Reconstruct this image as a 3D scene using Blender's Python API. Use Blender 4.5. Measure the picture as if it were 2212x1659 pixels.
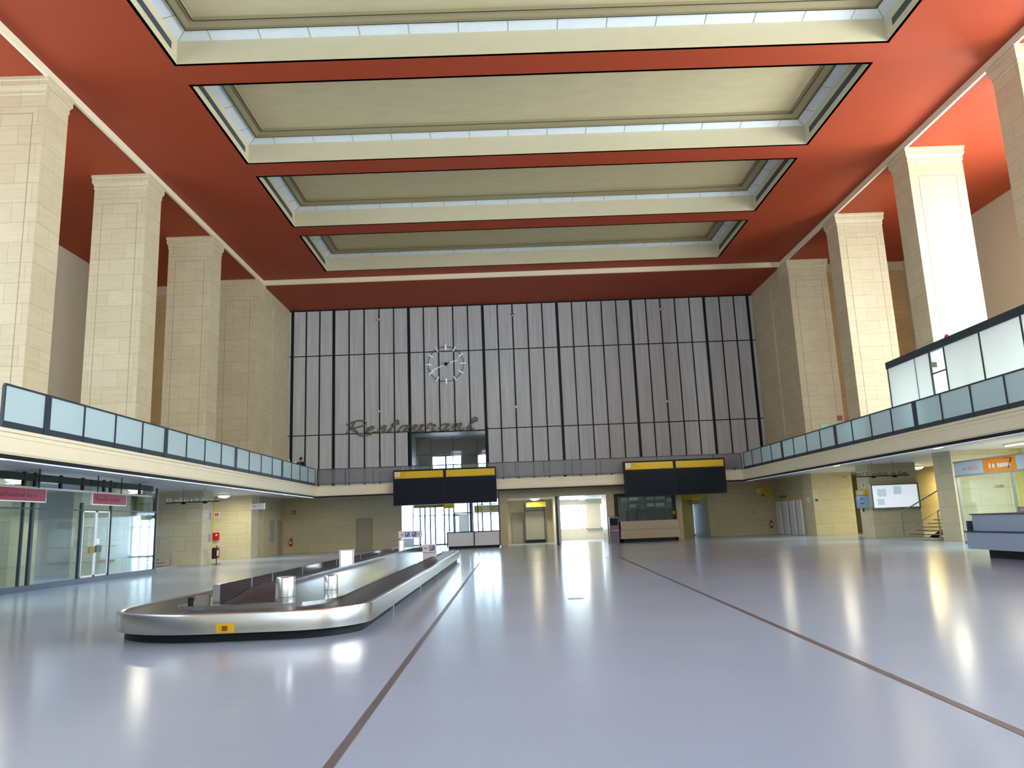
import bpy, bmesh, math, random
from mathutils import Vector, Matrix

random.seed(7)
SC = bpy.context.scene
COL = SC.collection
for _o in list(bpy.data.objects):
    bpy.data.objects.remove(_o)

# ------------------------------------------------------------ camera
def setup_camera():
    pitch, roll, yaw = 0.1830, -0.0396, 0.0109
    cy, sy, cp, sp, cr, sr = math.cos(yaw), math.sin(yaw), math.cos(pitch), math.sin(pitch), math.cos(roll), math.sin(roll)
    f = Vector((sy * cp, cy * cp, sp))
    r = Vector((cy, -sy, 0))
    u = r.cross(f)
    r2 = cr * r + sr * u
    u2 = -sr * r + cr * u
    cam = bpy.data.cameras.new('camera')
    cam.sensor_width = 36.0
    cam.lens = 1615.87 / 2212 * 36.0
    cam.clip_end = 400
    o = bpy.data.objects.new('camera', cam)
    m = Matrix.Identity(4)
    for i in range(3):
        m[i][0] = r2[i]; m[i][1] = u2[i]; m[i][2] = -f[i]
    m[0][3], m[1][3], m[2][3] = 0, 0, 1.6
    o.matrix_world = m
    COL.objects.link(o)
    SC.camera = o
setup_camera()

SC.view_settings.view_transform = 'Standard'
SC.view_settings.look = 'None'
SC.view_settings.exposure = 0.14
SC.view_settings.gamma = 1.0
SC.view_settings.use_curve_mapping = False
SC.cycles.use_denoising = True
SC.cycles.max_bounces = 9
SC.cycles.diffuse_bounces = 5
SC.cycles.glossy_bounces = 4
SC.cycles.transmission_bounces = 4
SC.cycles.transparent_max_bounces = 16
SC.cycles.caustics_reflective = False
SC.cycles.caustics_refractive = False
SC.cycles.sample_clamp_indirect = 6.0

# ------------------------------------------------------------ world (overcast daylight)
W = bpy.data.worlds.new('daylight'); SC.world = W; W.use_nodes = True
_bg = W.node_tree.nodes['Background']
_bg.inputs[0].default_value = (0.80, 0.92, 1.0, 1)
_bg.inputs[1].default_value = 8.0

# ------------------------------------------------------------ daylight in the hall's tall windows
def area(name, loc, rot, sx, sy, energy, color, spread=180):
    l = bpy.data.lights.new(name, 'AREA'); l.shape = 'RECTANGLE'; l.size = sx; l.size_y = sy
    l.energy = energy; l.color = color; l.spread = math.radians(spread)
    o = bpy.data.objects.new(name, l); o.location = loc; o.rotation_euler = rot
    COL.objects.link(o); return o
RIGHT_WINDOWS = [(-9.5, -4.0), (-1.7, 3.8), (6.1, 11.6), (13.9, 19.4), (21.7, 27.2), (28.6, 34.1)]
LEFT_WINDOWS = [(-9.5, -4.0), (-1.7, 3.8), (6.1, 11.6), (13.9, 19.4), (21.7, 27.2)]
for a, b in RIGHT_WINDOWS:
    area('window_daylight', (28.75, (a + b) / 2, 10.9), (0, math.radians(90), 0), 9.4, b - a, 3050, (1.0, 0.975, 0.93))
for a, b in LEFT_WINDOWS:
    area('window_daylight', (-26.15, (a + b) / 2, 11.6), (0, math.radians(-90), 0), 10.6, b - a, 40, (0.75, 0.88, 1.0))
for _x in (-8.7, -3.5, 1.7, 6.9, 12.1):
    area('window_daylight', (_x, -14.2, 9.7), (math.radians(90), 0, 0), 1.8, 9.0, 90, (0.58, 0.78, 1.0))
area('window_daylight', (-4.2, 63.3, 1.7), (math.radians(-90), 0, 0), 7.3, 3.2, 700, (0.66, 0.84, 1.0))
area('window_daylight', (5.0, 62.4, 1.9), (math.radians(-90), 0, 0), 2.7, 1.9, 150, (0.66, 0.84, 1.0))
# ------------------------------------------------------------ materials
def nodes(name):
    m = bpy.data.materials.new(name); m.use_nodes = True
    return m, m.node_tree.nodes, m.node_tree.links, m.node_tree.nodes['Principled BSDF']
def s2l(c):
    return tuple(((v / 255) / 12.92 if v / 255 <= 0.04045 else ((v / 255 + 0.055) / 1.055) ** 2.4) for v in c)
def mat(name, col, rough=0.5, metal=0.0, noise=0.0, nscale=3.0, stretch=(1, 1, 1), bump=0.0, coat=0.0, spec=0.5):
    m, N, L, P = nodes(name)
    P.inputs['Base Color'].default_value = (*col, 1)
    P.inputs['Roughness'].default_value = rough
    P.inputs['Metallic'].default_value = metal
    P.inputs['Coat Weight'].default_value = coat
    P.inputs['Specular IOR Level'].default_value = spec
    if noise or bump:
        g = N.new('ShaderNodeNewGeometry'); mp = N.new('ShaderNodeMapping'); mp.inputs['Scale'].default_value = stretch
        t = N.new('ShaderNodeTexNoise'); t.inputs['Scale'].default_value = nscale; t.inputs['Detail'].default_value = 5
        L.new(g.outputs['Position'], mp.inputs['Vector']); L.new(mp.outputs[0], t.inputs['Vector'])
        if noise:
            mx = N.new('ShaderNodeMix'); mx.data_type = 'RGBA'
            mx.inputs[6].default_value = (*[c * (1 - noise) for c in col], 1)
            mx.inputs[7].default_value = (*[min(1, c * (1 + noise)) for c in col], 1)
            L.new(t.outputs['Fac'], mx.inputs[0]); L.new(mx.outputs[2], P.inputs['Base Color'])
        if bump:
            b = N.new('ShaderNodeBump'); b.inputs['Strength'].default_value = bump; b.inputs['Distance'].default_value = 0.02
            L.new(t.outputs['Fac'], b.inputs['Height']); L.new(b.outputs[0], P.inputs['Normal'])
    return m
def emit(name, col, strength):
    m, N, L, P = nodes(name)
    P.inputs['Base Color'].default_value = (*col, 1)
    P.inputs['Emission Color'].default_value = (*col, 1)
    P.inputs['Emission Strength'].default_value = strength
    return m
def glass(name, tint=(0.85, 0.93, 0.93), refl=0.10, rough=0.03):
    m, N, L, P = nodes(name)
    N.remove(P)
    tr = N.new('ShaderNodeBsdfTransparent'); tr.inputs[0].default_value = (*tint, 1)
    gl = N.new('ShaderNodeBsdfGlossy'); gl.inputs['Roughness'].default_value = rough
    fr = N.new('ShaderNodeLayerWeight'); fr.inputs['Blend'].default_value = 0.5
    pw_ = N.new('ShaderNodeMath'); pw_.operation = 'POWER'; pw_.inputs[1].default_value = 4.0; L.new(fr.outputs['Facing'], pw_.inputs[0])
    ad = N.new('ShaderNodeMath'); ad.operation = 'MULTIPLY_ADD'; ad.inputs[1].default_value = 0.85; ad.inputs[2].default_value = refl; ad.use_clamp = True
    mx = N.new('ShaderNodeMixShader')
    L.new(pw_.outputs[0], ad.inputs[0]); L.new(ad.outputs[0], mx.inputs[0])
    L.new(tr.outputs[0], mx.inputs[1]); L.new(gl.outputs[0], mx.inputs[2])
    L.new(mx.outputs[0], N['Material Output'].inputs['Surface'])
    return m
def frosted(name, col, clear=0.25, translucent=0.35, gloss=0.2, tint=(0.8, 0.9, 0.92)):
    m, N, L, P = nodes(name)
    N.remove(P)
    tr = N.new('ShaderNodeBsdfTransparent'); tr.inputs[0].default_value = (*tint, 1)
    df = N.new('ShaderNodeBsdfDiffuse'); df.inputs[0].default_value = (*col, 1)
    tl = N.new('ShaderNodeBsdfTranslucent'); tl.inputs[0].default_value = (*col, 1)
    gl = N.new('ShaderNodeBsdfGlossy'); gl.inputs['Roughness'].default_value = 0.35; gl.inputs[0].default_value = (0.9, 0.97, 1, 1)
    a = N.new('ShaderNodeMixShader'); a.inputs[0].default_value = translucent
    L.new(df.outputs[0], a.inputs[1]); L.new(tl.outputs[0], a.inputs[2])
    b = N.new('ShaderNodeMixShader'); b.inputs[0].default_value = gloss
    L.new(a.outputs[0], b.inputs[1]); L.new(gl.outputs[0], b.inputs[2])
    c = N.new('ShaderNodeMixShader'); c.inputs[0].default_value = clear
    L.new(b.outputs[0], c.inputs[1]); L.new(tr.outputs[0], c.inputs[2])
    L.new(c.outputs[0], N['Material Output'].inputs['Surface'])
    return m
def stone(name, c1, c2, mortar, bw=1.35, bh=0.76, rough=0.55):
    """limestone slabs laid in courses; the pattern follows each vertical face"""
    m, N, L, P = nodes(name)
    g = N.new('ShaderNodeNewGeometry')
    sp = N.new('ShaderNodeSeparateXYZ'); L.new(g.outputs['Position'], sp.inputs[0])
    sn = N.new('ShaderNodeSeparateXYZ'); L.new(g.outputs['Normal'], sn.inputs[0])
    ab = N.new('ShaderNodeMath'); ab.operation = 'ABSOLUTE'; L.new(sn.outputs[0], ab.inputs[0])
    gt = N.new('ShaderNodeMath'); gt.operation = 'GREATER_THAN'; gt.inputs[1].default_value = 0.5; L.new(ab.outputs[0], gt.inputs[0])
    mu = N.new('ShaderNodeMix'); mu.data_type = 'FLOAT'
    L.new(gt.outputs[0], mu.inputs[0]); L.new(sp.outputs[0], mu.inputs[2]); L.new(sp.outputs[1], mu.inputs[3])
    cb = N.new('ShaderNodeCombineXYZ'); L.new(mu.outputs[0], cb.inputs[0]); L.new(sp.outputs[2], cb.inputs[1])
    br = N.new('ShaderNodeTexBrick'); L.new(cb.outputs[0], br.inputs['Vector'])
    br.inputs['Scale'].default_value = 1; br.inputs['Brick Width'].default_value = bw; br.inputs['Row Height'].default_value = bh
    br.inputs['Mortar Size'].default_value = 0.011; br.inputs['Mortar Smooth'].default_value = 0.3; br.inputs['Bias'].default_value = 0.0
    br.inputs['Color1'].default_value = (*c1, 1); br.inputs['Color2'].default_value = (*c2, 1); br.inputs['Mortar'].default_value = (*mortar, 1)
    mp = N.new('ShaderNodeMapping'); mp.inputs['Scale'].default_value = (0.5, 3.0, 1); L.new(cb.outputs[0], mp.inputs[0])
    no = N.new('ShaderNodeTexNoise'); no.inputs['Scale'].default_value = 2.2; no.inputs['Detail'].default_value = 6; L.new(mp.outputs[0], no.inputs['Vector'])
    rp = N.new('ShaderNodeMapRange'); rp.inputs[1].default_value = 0.3; rp.inputs[2].default_value = 0.7
    rp.inputs[3].default_value = 0.94; rp.inputs[4].default_value = 1.05; L.new(no.outputs['Fac'], rp.inputs[0])
    mx = N.new('ShaderNodeMix'); mx.data_type = 'RGBA'; mx.blend_type = 'MULTIPLY'; mx.inputs[0].default_value = 1
    L.new(br.outputs['Color'], mx.inputs[6]); L.new(rp.outputs[0], mx.inputs[7])
    L.new(mx.outputs[2], P.inputs['Base Color']); P.inputs['Roughness'].default_value = rough
    return m
def ribbed(name, c1, c2, rib=0.05):
    """vertical fine ribs with streaky wear"""
    m, N, L, P = nodes(name)
    g = N.new('ShaderNodeNewGeometry')
    mp = N.new('ShaderNodeMapping'); mp.inputs['Scale'].default_value = (5.0, 1, 0.22); L.new(g.outputs['Position'], mp.inputs[0])
    no = N.new('ShaderNodeTexNoise'); no.inputs['Scale'].default_value = 1.0; no.inputs['Detail'].default_value = 4; L.new(mp.outputs[0], no.inputs['Vector'])
    wv = N.new('ShaderNodeTexWave'); wv.wave_type = 'BANDS'; wv.bands_direction = 'X'; wv.inputs['Scale'].default_value = 0.314 / rib; wv.inputs['Distortion'].default_value = 0
    L.new(g.outputs['Position'], wv.inputs['Vector'])
    ad = N.new('ShaderNodeMath'); ad.operation = 'MULTIPLY_ADD'; ad.inputs[1].default_value = 0.3; L.new(wv.outputs['Fac'], ad.inputs[0]); L.new(no.outputs['Fac'], ad.inputs[2])
    rp = N.new('ShaderNodeMapRange'); rp.inputs[1].default_value = 0.35; rp.inputs[2].default_value = 0.95; L.new(ad.outputs[0], rp.inputs[0])
    mx = N.new('ShaderNodeMix'); mx.data_type = 'RGBA'; mx.inputs[6].default_value = (*c1, 1); mx.inputs[7].default_value = (*c2, 1)
    L.new(rp.outputs[0], mx.inputs[0]); L.new(mx.outputs[2], P.inputs['Base Color'])
    b = N.new('ShaderNodeBump'); b.inputs['Strength'].default_value = 0.5; b.inputs['Distance'].default_value = 0.02
    L.new(wv.outputs['Fac'], b.inputs['Height']); L.new(b.outputs[0], P.inputs['Normal'])
    P.inputs['Roughness'].default_value = 0.55
    return m
def linoleum():
    m, N, L, P = nodes('floor_linoleum')
    g = N.new('ShaderNodeNewGeometry')
    n1 = N.new('ShaderNodeTexNoise'); n1.inputs['Scale'].default_value = 0.35; n1.inputs['Detail'].default_value = 4
    n2 = N.new('ShaderNodeTexNoise'); n2.inputs['Scale'].default_value = 30; n2.inputs['Detail'].default_value = 3
    L.new(g.outputs['Position'], n1.inputs['Vector']); L.new(g.outputs['Position'], n2.inputs['Vector'])
    r1 = N.new('ShaderNodeMapRange'); r1.inputs[1].default_value = 0.3; r1.inputs[2].default_value = 0.7; L.new(n1.outputs['Fac'], r1.inputs[0])
    mx = N.new('ShaderNodeMix'); mx.data_type = 'RGBA'
    mx.inputs[6].default_value = (0.385, 0.51, 0.70, 1); mx.inputs[7].default_value = (0.405, 0.535, 0.73, 1)
    L.new(r1.outputs[0], mx.inputs[0])
    r2 = N.new('ShaderNodeMapRange'); r2.inputs[3].default_value = 0.93; r2.inputs[4].default_value = 1.05; L.new(n2.outputs['Fac'], r2.inputs[0])
    m2 = N.new('ShaderNodeMix'); m2.data_type = 'RGBA'; m2.blend_type = 'MULTIPLY'; m2.inputs[0].default_value = 1
    L.new(mx.outputs[2], m2.inputs[6]); L.new(r2.outputs[0], m2.inputs[7]); L.new(m2.outputs[2], P.inputs['Base Color'])
    # slightly wavy sheet: ripples across the room break the reflections into bars
    mp = N.new('ShaderNodeMapping'); mp.inputs['Scale'].default_value = (0.25, 2.2, 1); L.new(g.outputs['Position'], mp.inputs[0])
    n3 = N.new('ShaderNodeTexNoise'); n3.inputs['Scale'].default_value = 1.6; n3.inputs['Detail'].default_value = 2; L.new(mp.outputs[0], n3.inputs['Vector'])
    b = N.new('ShaderNodeBump'); b.inputs['Strength'].default_value = 0.18; b.inputs['Distance'].default_value = 0.01
    L.new(n3.outputs['Fac'], b.inputs['Height']); L.new(b.outputs[0], P.inputs['Normal'])
    r3 = N.new('ShaderNodeMapRange'); r3.inputs[3].default_value = 0.15; r3.inputs[4].default_value = 0.19; L.new(n1.outputs['Fac'], r3.inputs[0])
    L.new(r3.outputs[0], P.inputs['Roughness'])
    P.inputs['Specular IOR Level'].default_value = 0.4
    return m

M = {}
M['floor'] = linoleum()
M['inlay'] = mat('dark_inlay', (0.13, 0.12, 0.13), 0.35)
M['red'] = mat('red_ceiling_paint', (0.355, 0.051, 0.017), 0.6, spec=.35, noise=0.06, nscale=0.5)
M['cream'] = mat('cream_plaster', (0.56, 0.50, 0.35), 0.6, noise=0.05, nscale=2)
M['creamband'] = mat('cream_paint', (0.88, 0.80, 0.60), 0.5, noise=0.04, nscale=2)
M['khaki'] = mat('khaki_coffer_cloth', (0.58, 0.51, 0.32), 0.8, noise=0.12, nscale=0.8, stretch=(1, 3, 1))
M['khakidark'] = mat('khaki_moulding', (0.33, 0.29, 0.17), 0.6)
M['black'] = mat('black_metal', (0.010, 0.013, 0.018), 0.5, spec=.25)
M['navy'] = mat('dark_blue_grey_metal', (0.030, 0.045, 0.065), 0.38)
M['bluegrey'] = mat('slate_blue_sill', (0.06, 0.09, 0.14), 0.4)
M['opal'] = mat('opal_glass_panels', (0.72, 0.80, 0.88), 0.35, noise=0.07, nscale=2.5)
M['slot'] = mat('dark_vent_slot', (0.035, 0.045, 0.06), 0.5)
M['stone'] = stone('limestone_cladding', (0.62, 0.54, 0.36), (0.67, 0.59, 0.405), (0.45, 0.38, 0.24))
M['stone2'] = stone('limestone_lower_walls', (0.56, 0.46, 0.27), (0.60, 0.50, 0.31), (0.47, 0.38, 0.22), 1.1, 0.62, 0.4)
M['plain'] = mat('beige_aisle_wall', (0.62, 0.55, 0.42), 0.7, noise=0.05, nscale=1.2, stretch=(3, 3, 0.2))
M['ochre'] = stone('ochre_stone', (0.50, 0.36, 0.17), (0.56, 0.41, 0.21), (0.42, 0.3, 0.15))
M['ribbed'] = ribbed('grey_ribbed_panels', (0.47, 0.50, 0.55), (0.70, 0.73, 0.79))
M['white'] = mat('white_paint', (0.80, 0.82, 0.84), 0.4)
M['soffit'] = mat('grey_white_soffit', (0.76, 0.75, 0.77), 0.45)
M['steel'] = mat('brushed_steel', (0.62, 0.64, 0.67), 0.26, 1.0, noise=0.06, nscale=4, stretch=(1, 1, 14), bump=0.02)
M['steelwall'] = mat('polished_steel_panel', (0.66, 0.72, 0.80), 0.11, 1.0, noise=0.05, nscale=2, stretch=(1, 1, 6))
M['belt'] = mat('black_rubber_belt', (0.05, 0.053, 0.06), 0.4, noise=0.2, nscale=10, spec=.3)
def slatted(m):
    N, L = m.node_tree.nodes, m.node_tree.links; P = N['Principled BSDF']
    g = N.new('ShaderNodeNewGeometry'); sp = N.new('ShaderNodeSeparateXYZ'); L.new(g.outputs['Position'], sp.inputs[0])
    q = N.new('ShaderNodeMath'); q.operation = 'PINGPONG'; q.inputs[1].default_value = 0.15; L.new(sp.outputs[1], q.inputs[0])
    w = N.new('ShaderNodeMath'); w.operation = 'GREATER_THAN'; w.inputs[1].default_value = 0.006; L.new(q.outputs[0], w.inputs[0])
    b = N.new('ShaderNodeBump'); b.inputs['Strength'].default_value = .6; b.inputs['Distance'].default_value = .01; L.new(w.outputs[0], b.inputs['Height']); L.new(b.outputs[0], P.inputs['Normal'])
slatted(M['belt'])
M['rubber'] = mat('dark_rubber', (0.045, 0.045, 0.055), 0.6, noise=0.25, nscale=12)
M['clear'] = glass('clear_glass', (0.93, 0.97, 0.97), 0.03)
M['shopglass'] = glass('shopfront_glass', (0.86, 0.94, 0.95), 0.07)
M['frost'] = frosted('frosted_glass', (0.72, 0.90, 0.97), 0.15, 0.35, 0.28)
M['frostgrey'] = frosted('smoked_glass', (0.32, 0.33, 0.36), 0.5, 0.3, 0.05, (.86, .86, .88))
M['frostwhite'] = frosted('opal_partition_glass', (0.80, 0.83, 0.82), 0.12, 0.5, 0.15)
M['yellow'] = mat('yellow_sign', (0.75, 0.50, 0.005), 0.45)
M['yellowdark'] = mat('olive_yellow_sign', (0.42, 0.36, 0.01), 0.5)
M['flaps'] = mat('split_flap_display', (0.012, 0.019, 0.032), 0.6, spec=.15)
M['paperwhite'] = mat('white_panel', (0.78, 0.78, 0.80), 0.45)
M['ink'] = mat('dark_print', (0.03, 0.03, 0.03), 0.6)
M['inkfaint'] = mat('ochre_print', (0.42, 0.25, 0.02), 0.6)
M['pink'] = mat('magenta_sign', (0.33, 0.018, 0.075), 0.45, noise=0.08, nscale=3)
M['pinkink'] = mat('dark_magenta_print', (0.16, 0.02, 0.05), 0.5)
M['blue'] = mat('blue_parking_sign', (0.05, 0.13, 0.42), 0.4)
M['orange'] = mat('orange_sign', (0.80, 0.28, 0.02), 0.45)
M['paleblue'] = mat('pale_blue_laminate', (0.36, 0.46, 0.62), 0.4)
M['signblue'] = mat('pale_blue_sign', (0.48, 0.60, 0.78), 0.4)
M['posterblue'] = emit('faded_poster', (.62, .74, .82), .45)
M['phoneblue'] = mat('light_blue_enamel', (0.30, 0.46, 0.68), 0.35)
M['redgloss'] = mat('fire_red', (0.50, 0.012, 0.012), 0.3)
M['redbrown'] = mat('aged_red', (0.30, 0.05, 0.02), 0.45)
M['grey'] = mat('grey_door', (0.34, 0.33, 0.31), 0.5)
M['doortan'] = mat('tan_grey_door', (0.36, 0.31, 0.21), 0.5)
M['alu'] = mat('aluminium', (0.62, 0.65, 0.68), 0.35, 0.8)
M['deskbeige'] = mat('beige_laminate', (0.47, 0.42, 0.32), 0.45)
M['lampglass'] = emit('lamp_opal_lit', (1.0, 0.93, 0.68), 8.0)
M['lampcool'] = emit('cool_cove_lit', (0.80, 0.93, 1.0), 1.3)
M['lampcooldim'] = emit('cool_cove_dim', (0.72, 0.84, 1.0), 0.45)
M['tube'] = emit('fluorescent_tube', (1.0, 0.90, 0.62), 3.0)
M['clockglow'] = emit('white_clock_bars_glow', (0.85, 0.96, 1.0), 0.35)  # white bars with a faint glow put into the material
M['lightbox'] = emit('lightbox_face', (0.86, 0.93, 1.0), 0.55)
M['letters'] = mat('bronze_lettering', (0.16, 0.15, 0.10), 0.5)
M['ring'] = mat('dark_ring_wire', (0.13, 0.12, 0.12), 0.5)
M['coat'] = mat('black_coat', (0.012, 0.013, 0.018), 0.8)
M['trousers'] = mat('dark_trousers', (0.02, 0.022, 0.03), 0.8)
M['skin'] = mat('skin', (0.45, 0.27, 0.20), 0.55)
M['hair'] = mat('dark_hair', (0.02, 0.014, 0.01), 0.6)
M['purple'] = mat('grey_purple_cabinet', (0.19, 0.17, 0.22), 0.4)
M['yellowwall'] = mat('yellow_plaster', (0.62, 0.55, 0.22), 0.5, noise=0.06, nscale=2)
M['brownyellow'] = mat('brown_yellow_panel', (0.26, 0.19, 0.02), 0.5)

# ------------------------------------------------------------ mesh helpers (all coordinates are world metres)
ORG = {}
class MB:
    def __init__(s): s.v = []; s.f = []
    def quad(s, *p):
        n = len(s.v); s.v += [tuple(q) for q in p]; s.f.append(tuple(range(n, n + len(p)))); return s
    def box(s, x0, x1, y0, y1, z0, z1):
        x0, x1 = sorted((x0, x1)); y0, y1 = sorted((y0, y1)); z0, z1 = sorted((z0, z1))
        n = len(s.v)
        s.v += [(x0, y0, z0), (x1, y0, z0), (x1, y1, z0), (x0, y1, z0), (x0, y0, z1), (x1, y0, z1), (x1, y1, z1), (x0, y1, z1)]
        s.f += [tuple(n + i for i in q) for q in ((0, 3, 2, 1), (4, 5, 6, 7), (0, 1, 5, 4), (1, 2, 6, 5), (2, 3, 7, 6), (3, 0, 4, 7))]
        return s
    def bar(s, a, b, w, h=None):
        """square bar from a to b"""
        h = w if h is None else h
        a = Vector(a); b = Vector(b); d = (b - a).normalized()
        up = Vector((0, 0, 1)) if abs(d.z) < 0.95 else Vector((0, 1, 0))
        r = d.cross(up).normalized() * (w / 2); u = r.cross(d).normalized() * (h / 2)
        n = len(s.v)
        for p in (a, b):
            s.v += [tuple(p - r - u), tuple(p + r - u), tuple(p + r + u), tuple(p - r + u)]
        s.f += [tuple(n + i for i in q) for q in ((0, 1, 2, 3), (7, 6, 5, 4), (0, 4, 5, 1), (1, 5, 6, 2), (2, 6, 7, 3), (3, 7, 4, 0))]
        return s
    def lathe(s, c, prof, n=24, axis='Z'):
        """prof: list of (radius, height); closed by caps"""
        base = len(s.v)
        for r, h in prof:
            for i in range(n):
                t = 2 * math.pi * i / n
                p = (r * math.cos(t), r * math.sin(t), h)
                if axis == 'Y': p = (p[0], p[2], p[1])
                if axis == 'X': p = (p[2], p[0], p[1])
                s.v.append((c[0] + p[0], c[1] + p[1], c[2] + p[2]))
        for k in range(len(prof) - 1):
            for i in range(n):
                j = (i + 1) % n
                s.f.append((base + k * n + i, base + k * n + j, base + (k + 1) * n + j, base + (k + 1) * n + i))
        s.f.append(tuple(base + i for i in reversed(range(n))))
        s.f.append(tuple(base + (len(prof) - 1) * n + i for i in range(n)))
        return s
    def prism(s, pts, z0, z1):
        n = len(s.v); k = len(pts)
        s.v += [(p[0], p[1], z0) for p in pts] + [(p[0], p[1], z1) for p in pts]
        s.f.append(tuple(n + i for i in reversed(range(k)))); s.f.append(tuple(n + k + i for i in range(k)))
        for i in range(k):
            j = (i + 1) % k
            s.f.append((n + i, n + j, n + k + j, n + k + i))
        return s
    def loops(s, rings):
        """skin between closed rings of the same length"""
        n = len(s.v); k = len(rings[0])
        for r in rings: s.v += [tuple(p) for p in r]
        for a in range(len(rings) - 1):
            for i in range(k):
                j = (i + 1) % k
                s.f.append((n + a * k + i, n + a * k + j, n + (a + 1) * k + j, n + (a + 1) * k + i))
        return s
    def build(s, name, m, parent=None, loc=None, smooth=False, bevel=0.0):
        if parent is not None: o3 = ORG[parent.name]
        elif loc is not None: o3 = Vector(loc)
        else: o3 = Vector((0, 0, 0))
        me = bpy.data.meshes.new(name)
        me.from_pydata([(v[0] - o3[0], v[1] - o3[1], v[2] - o3[2]) for v in s.v], [], s.f)
        bm = bmesh.new(); bm.from_mesh(me); bmesh.ops.recalc_face_normals(bm, faces=bm.faces)
        if bevel:
            bmesh.ops.bevel(bm, geom=list(bm.edges), offset=bevel, segments=2, affect='EDGES', clamp_overlap=True)
        bm.to_mesh(me); bm.free()
        me.materials.append(M[m] if isinstance(m, str) else m)
        if smooth:
            for p in me.polygons: p.use_smooth = True
            try: me.set_sharp_from_angle(angle=math.radians(35))
            except Exception: pass
        o = bpy.data.objects.new(name, me); COL.objects.link(o)
        if parent is not None: o.parent = parent
        else: o.location = o3
        ORG[o.name] = o3
        return o
def tag(o, label=None, cat=None, group=None, kind=None):
    if label: o['label'] = label
    if cat: o['category'] = cat
    if group: o['group'] = group
    if kind: o['kind'] = kind
    return o
def empty(name, loc, label=None, cat=None, group=None, kind=None):
    o = bpy.data.objects.new(name, None); o.location = loc; o.empty_display_size = 0.1; COL.objects.link(o)
    ORG[o.name] = Vector(loc)
    return tag(o, label, cat, group, kind)
def struct(name, mb, m, label=None, parent=None, **kw):
    o = mb.build(name, m, parent, **kw)
    if parent is None: o['kind'] = 'structure'
    if label: o['label'] = label
    return o
def box(*a): return MB().box(*a)
def copy_tree(o, parent=None):
    c = o.copy(); COL.objects.link(c)
    if parent is not None: c.parent = parent
    for ch in [k for k in bpy.data.objects if k.parent == o]: copy_tree(ch, c)
    return c
def text(name, s, size, loc, face, m, parent, depth=0.01, align='LEFT', shear=0.0):
    """lettering facing -Y, +X or -X"""
    cu = bpy.data.curves.new(name, 'FONT'); cu.body = s; cu.size = size; cu.extrude = depth; cu.align_x = align; cu.shear = shear
    cu.align_y = 'CENTER'
    cu.materials.append(M[m])
    o = bpy.data.objects.new(name, cu); COL.objects.link(o)
    rz = {'-Y': 0, '+X': math.pi / 2, '-X': -math.pi / 2}[face]
    o.rotation_euler = (math.pi / 2, 0, rz)
    o.parent = parent; o.location = Vector(loc) - ORG[parent.name]
    return o
def rough_print(mb, u0, u1, z, h, place, seed=1, gap=0.35):
    """blurred, unreadable print: short strokes; place(u0,u1,z0,z1) adds one"""
    rnd = random.Random(seed); u = u0
    while u < u1:
        w = h * rnd.uniform(0.25, 0.6)
        hh = h * rnd.choice((0.55, 0.6, 0.7, 1.0))
        if rnd.random() > 0.12:
            place(mb, u, min(u + w, u1), z - h / 2, z - h / 2 + hh)
        u += w + h * gap * rnd.uniform(0.4, 1.0)
def arrow(mb, x, y, z, L, d):
    """flat arrow, d=-1 points left"""
    t = 0.012
    mb.box(x - L / 2, x + L / 2, y - t, y, z - L * 0.05, z + L * 0.05)
    hx = x + d * L / 2
    mb.bar((hx, y - t / 2, z), (hx - d * L * 0.32, y - t / 2, z + L * 0.25), L * 0.1, t)
    mb.bar((hx, y - t / 2, z), (hx - d * L * 0.32, y - t / 2, z - L * 0.25), L * 0.1, t)

# ------------------------------------------------------------ dimensions
XL, XR = -16.65, 19.85          # inner faces of the pillars
ZC, ZN = 18.65, 18.98          # aisle ceiling, raised nave ceiling
YB, YU = 56.4, 57.0            # ground-floor end wall, upper end wall
YR = -13.5                     # wall behind the camera
AL, AR = -25.8, 28.4           # aisle outer walls
BL, BR, BY = -12.63, 15.65, 50.0   # balcony edges
PIL_Y = [25.5, 33.45, 41.35, 49.2]
PD, PW = 1.45, {'l': 2.5, 'r': 2.65}

# ------------------------------------------------------------ room shell
struct('floor', box(AL - 3, AR + 3, YR, 66, -0.3, 0), 'floor')
struct('trim_1', MB().quad((-1.34, 0, .003), (-1.26, 0, .003), (-1.27, 32.2, .003), (-1.33, 32.2, .003)), 'inlay')
struct('trim_2', MB().quad((3.31, 0, .003), (3.39, 0, .003), (4.60, 32.2, .003), (4.52, 32.2, .003)), 'inlay')
struct('trim_3', MB().box(-1.34, 7.0, 32.2, 32.24, 0.0, .003), 'inlay')
lid = MB().lathe((1.32, 16.05, 0.0), [(0.17, 0), (0.17, .004)], 32)
tag(lid.build('floor_hatch', 'alu', loc=(1.32, 16.05, 0)), 'small round metal hatch lid set flush in the grey floor', 'hatch')

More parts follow.
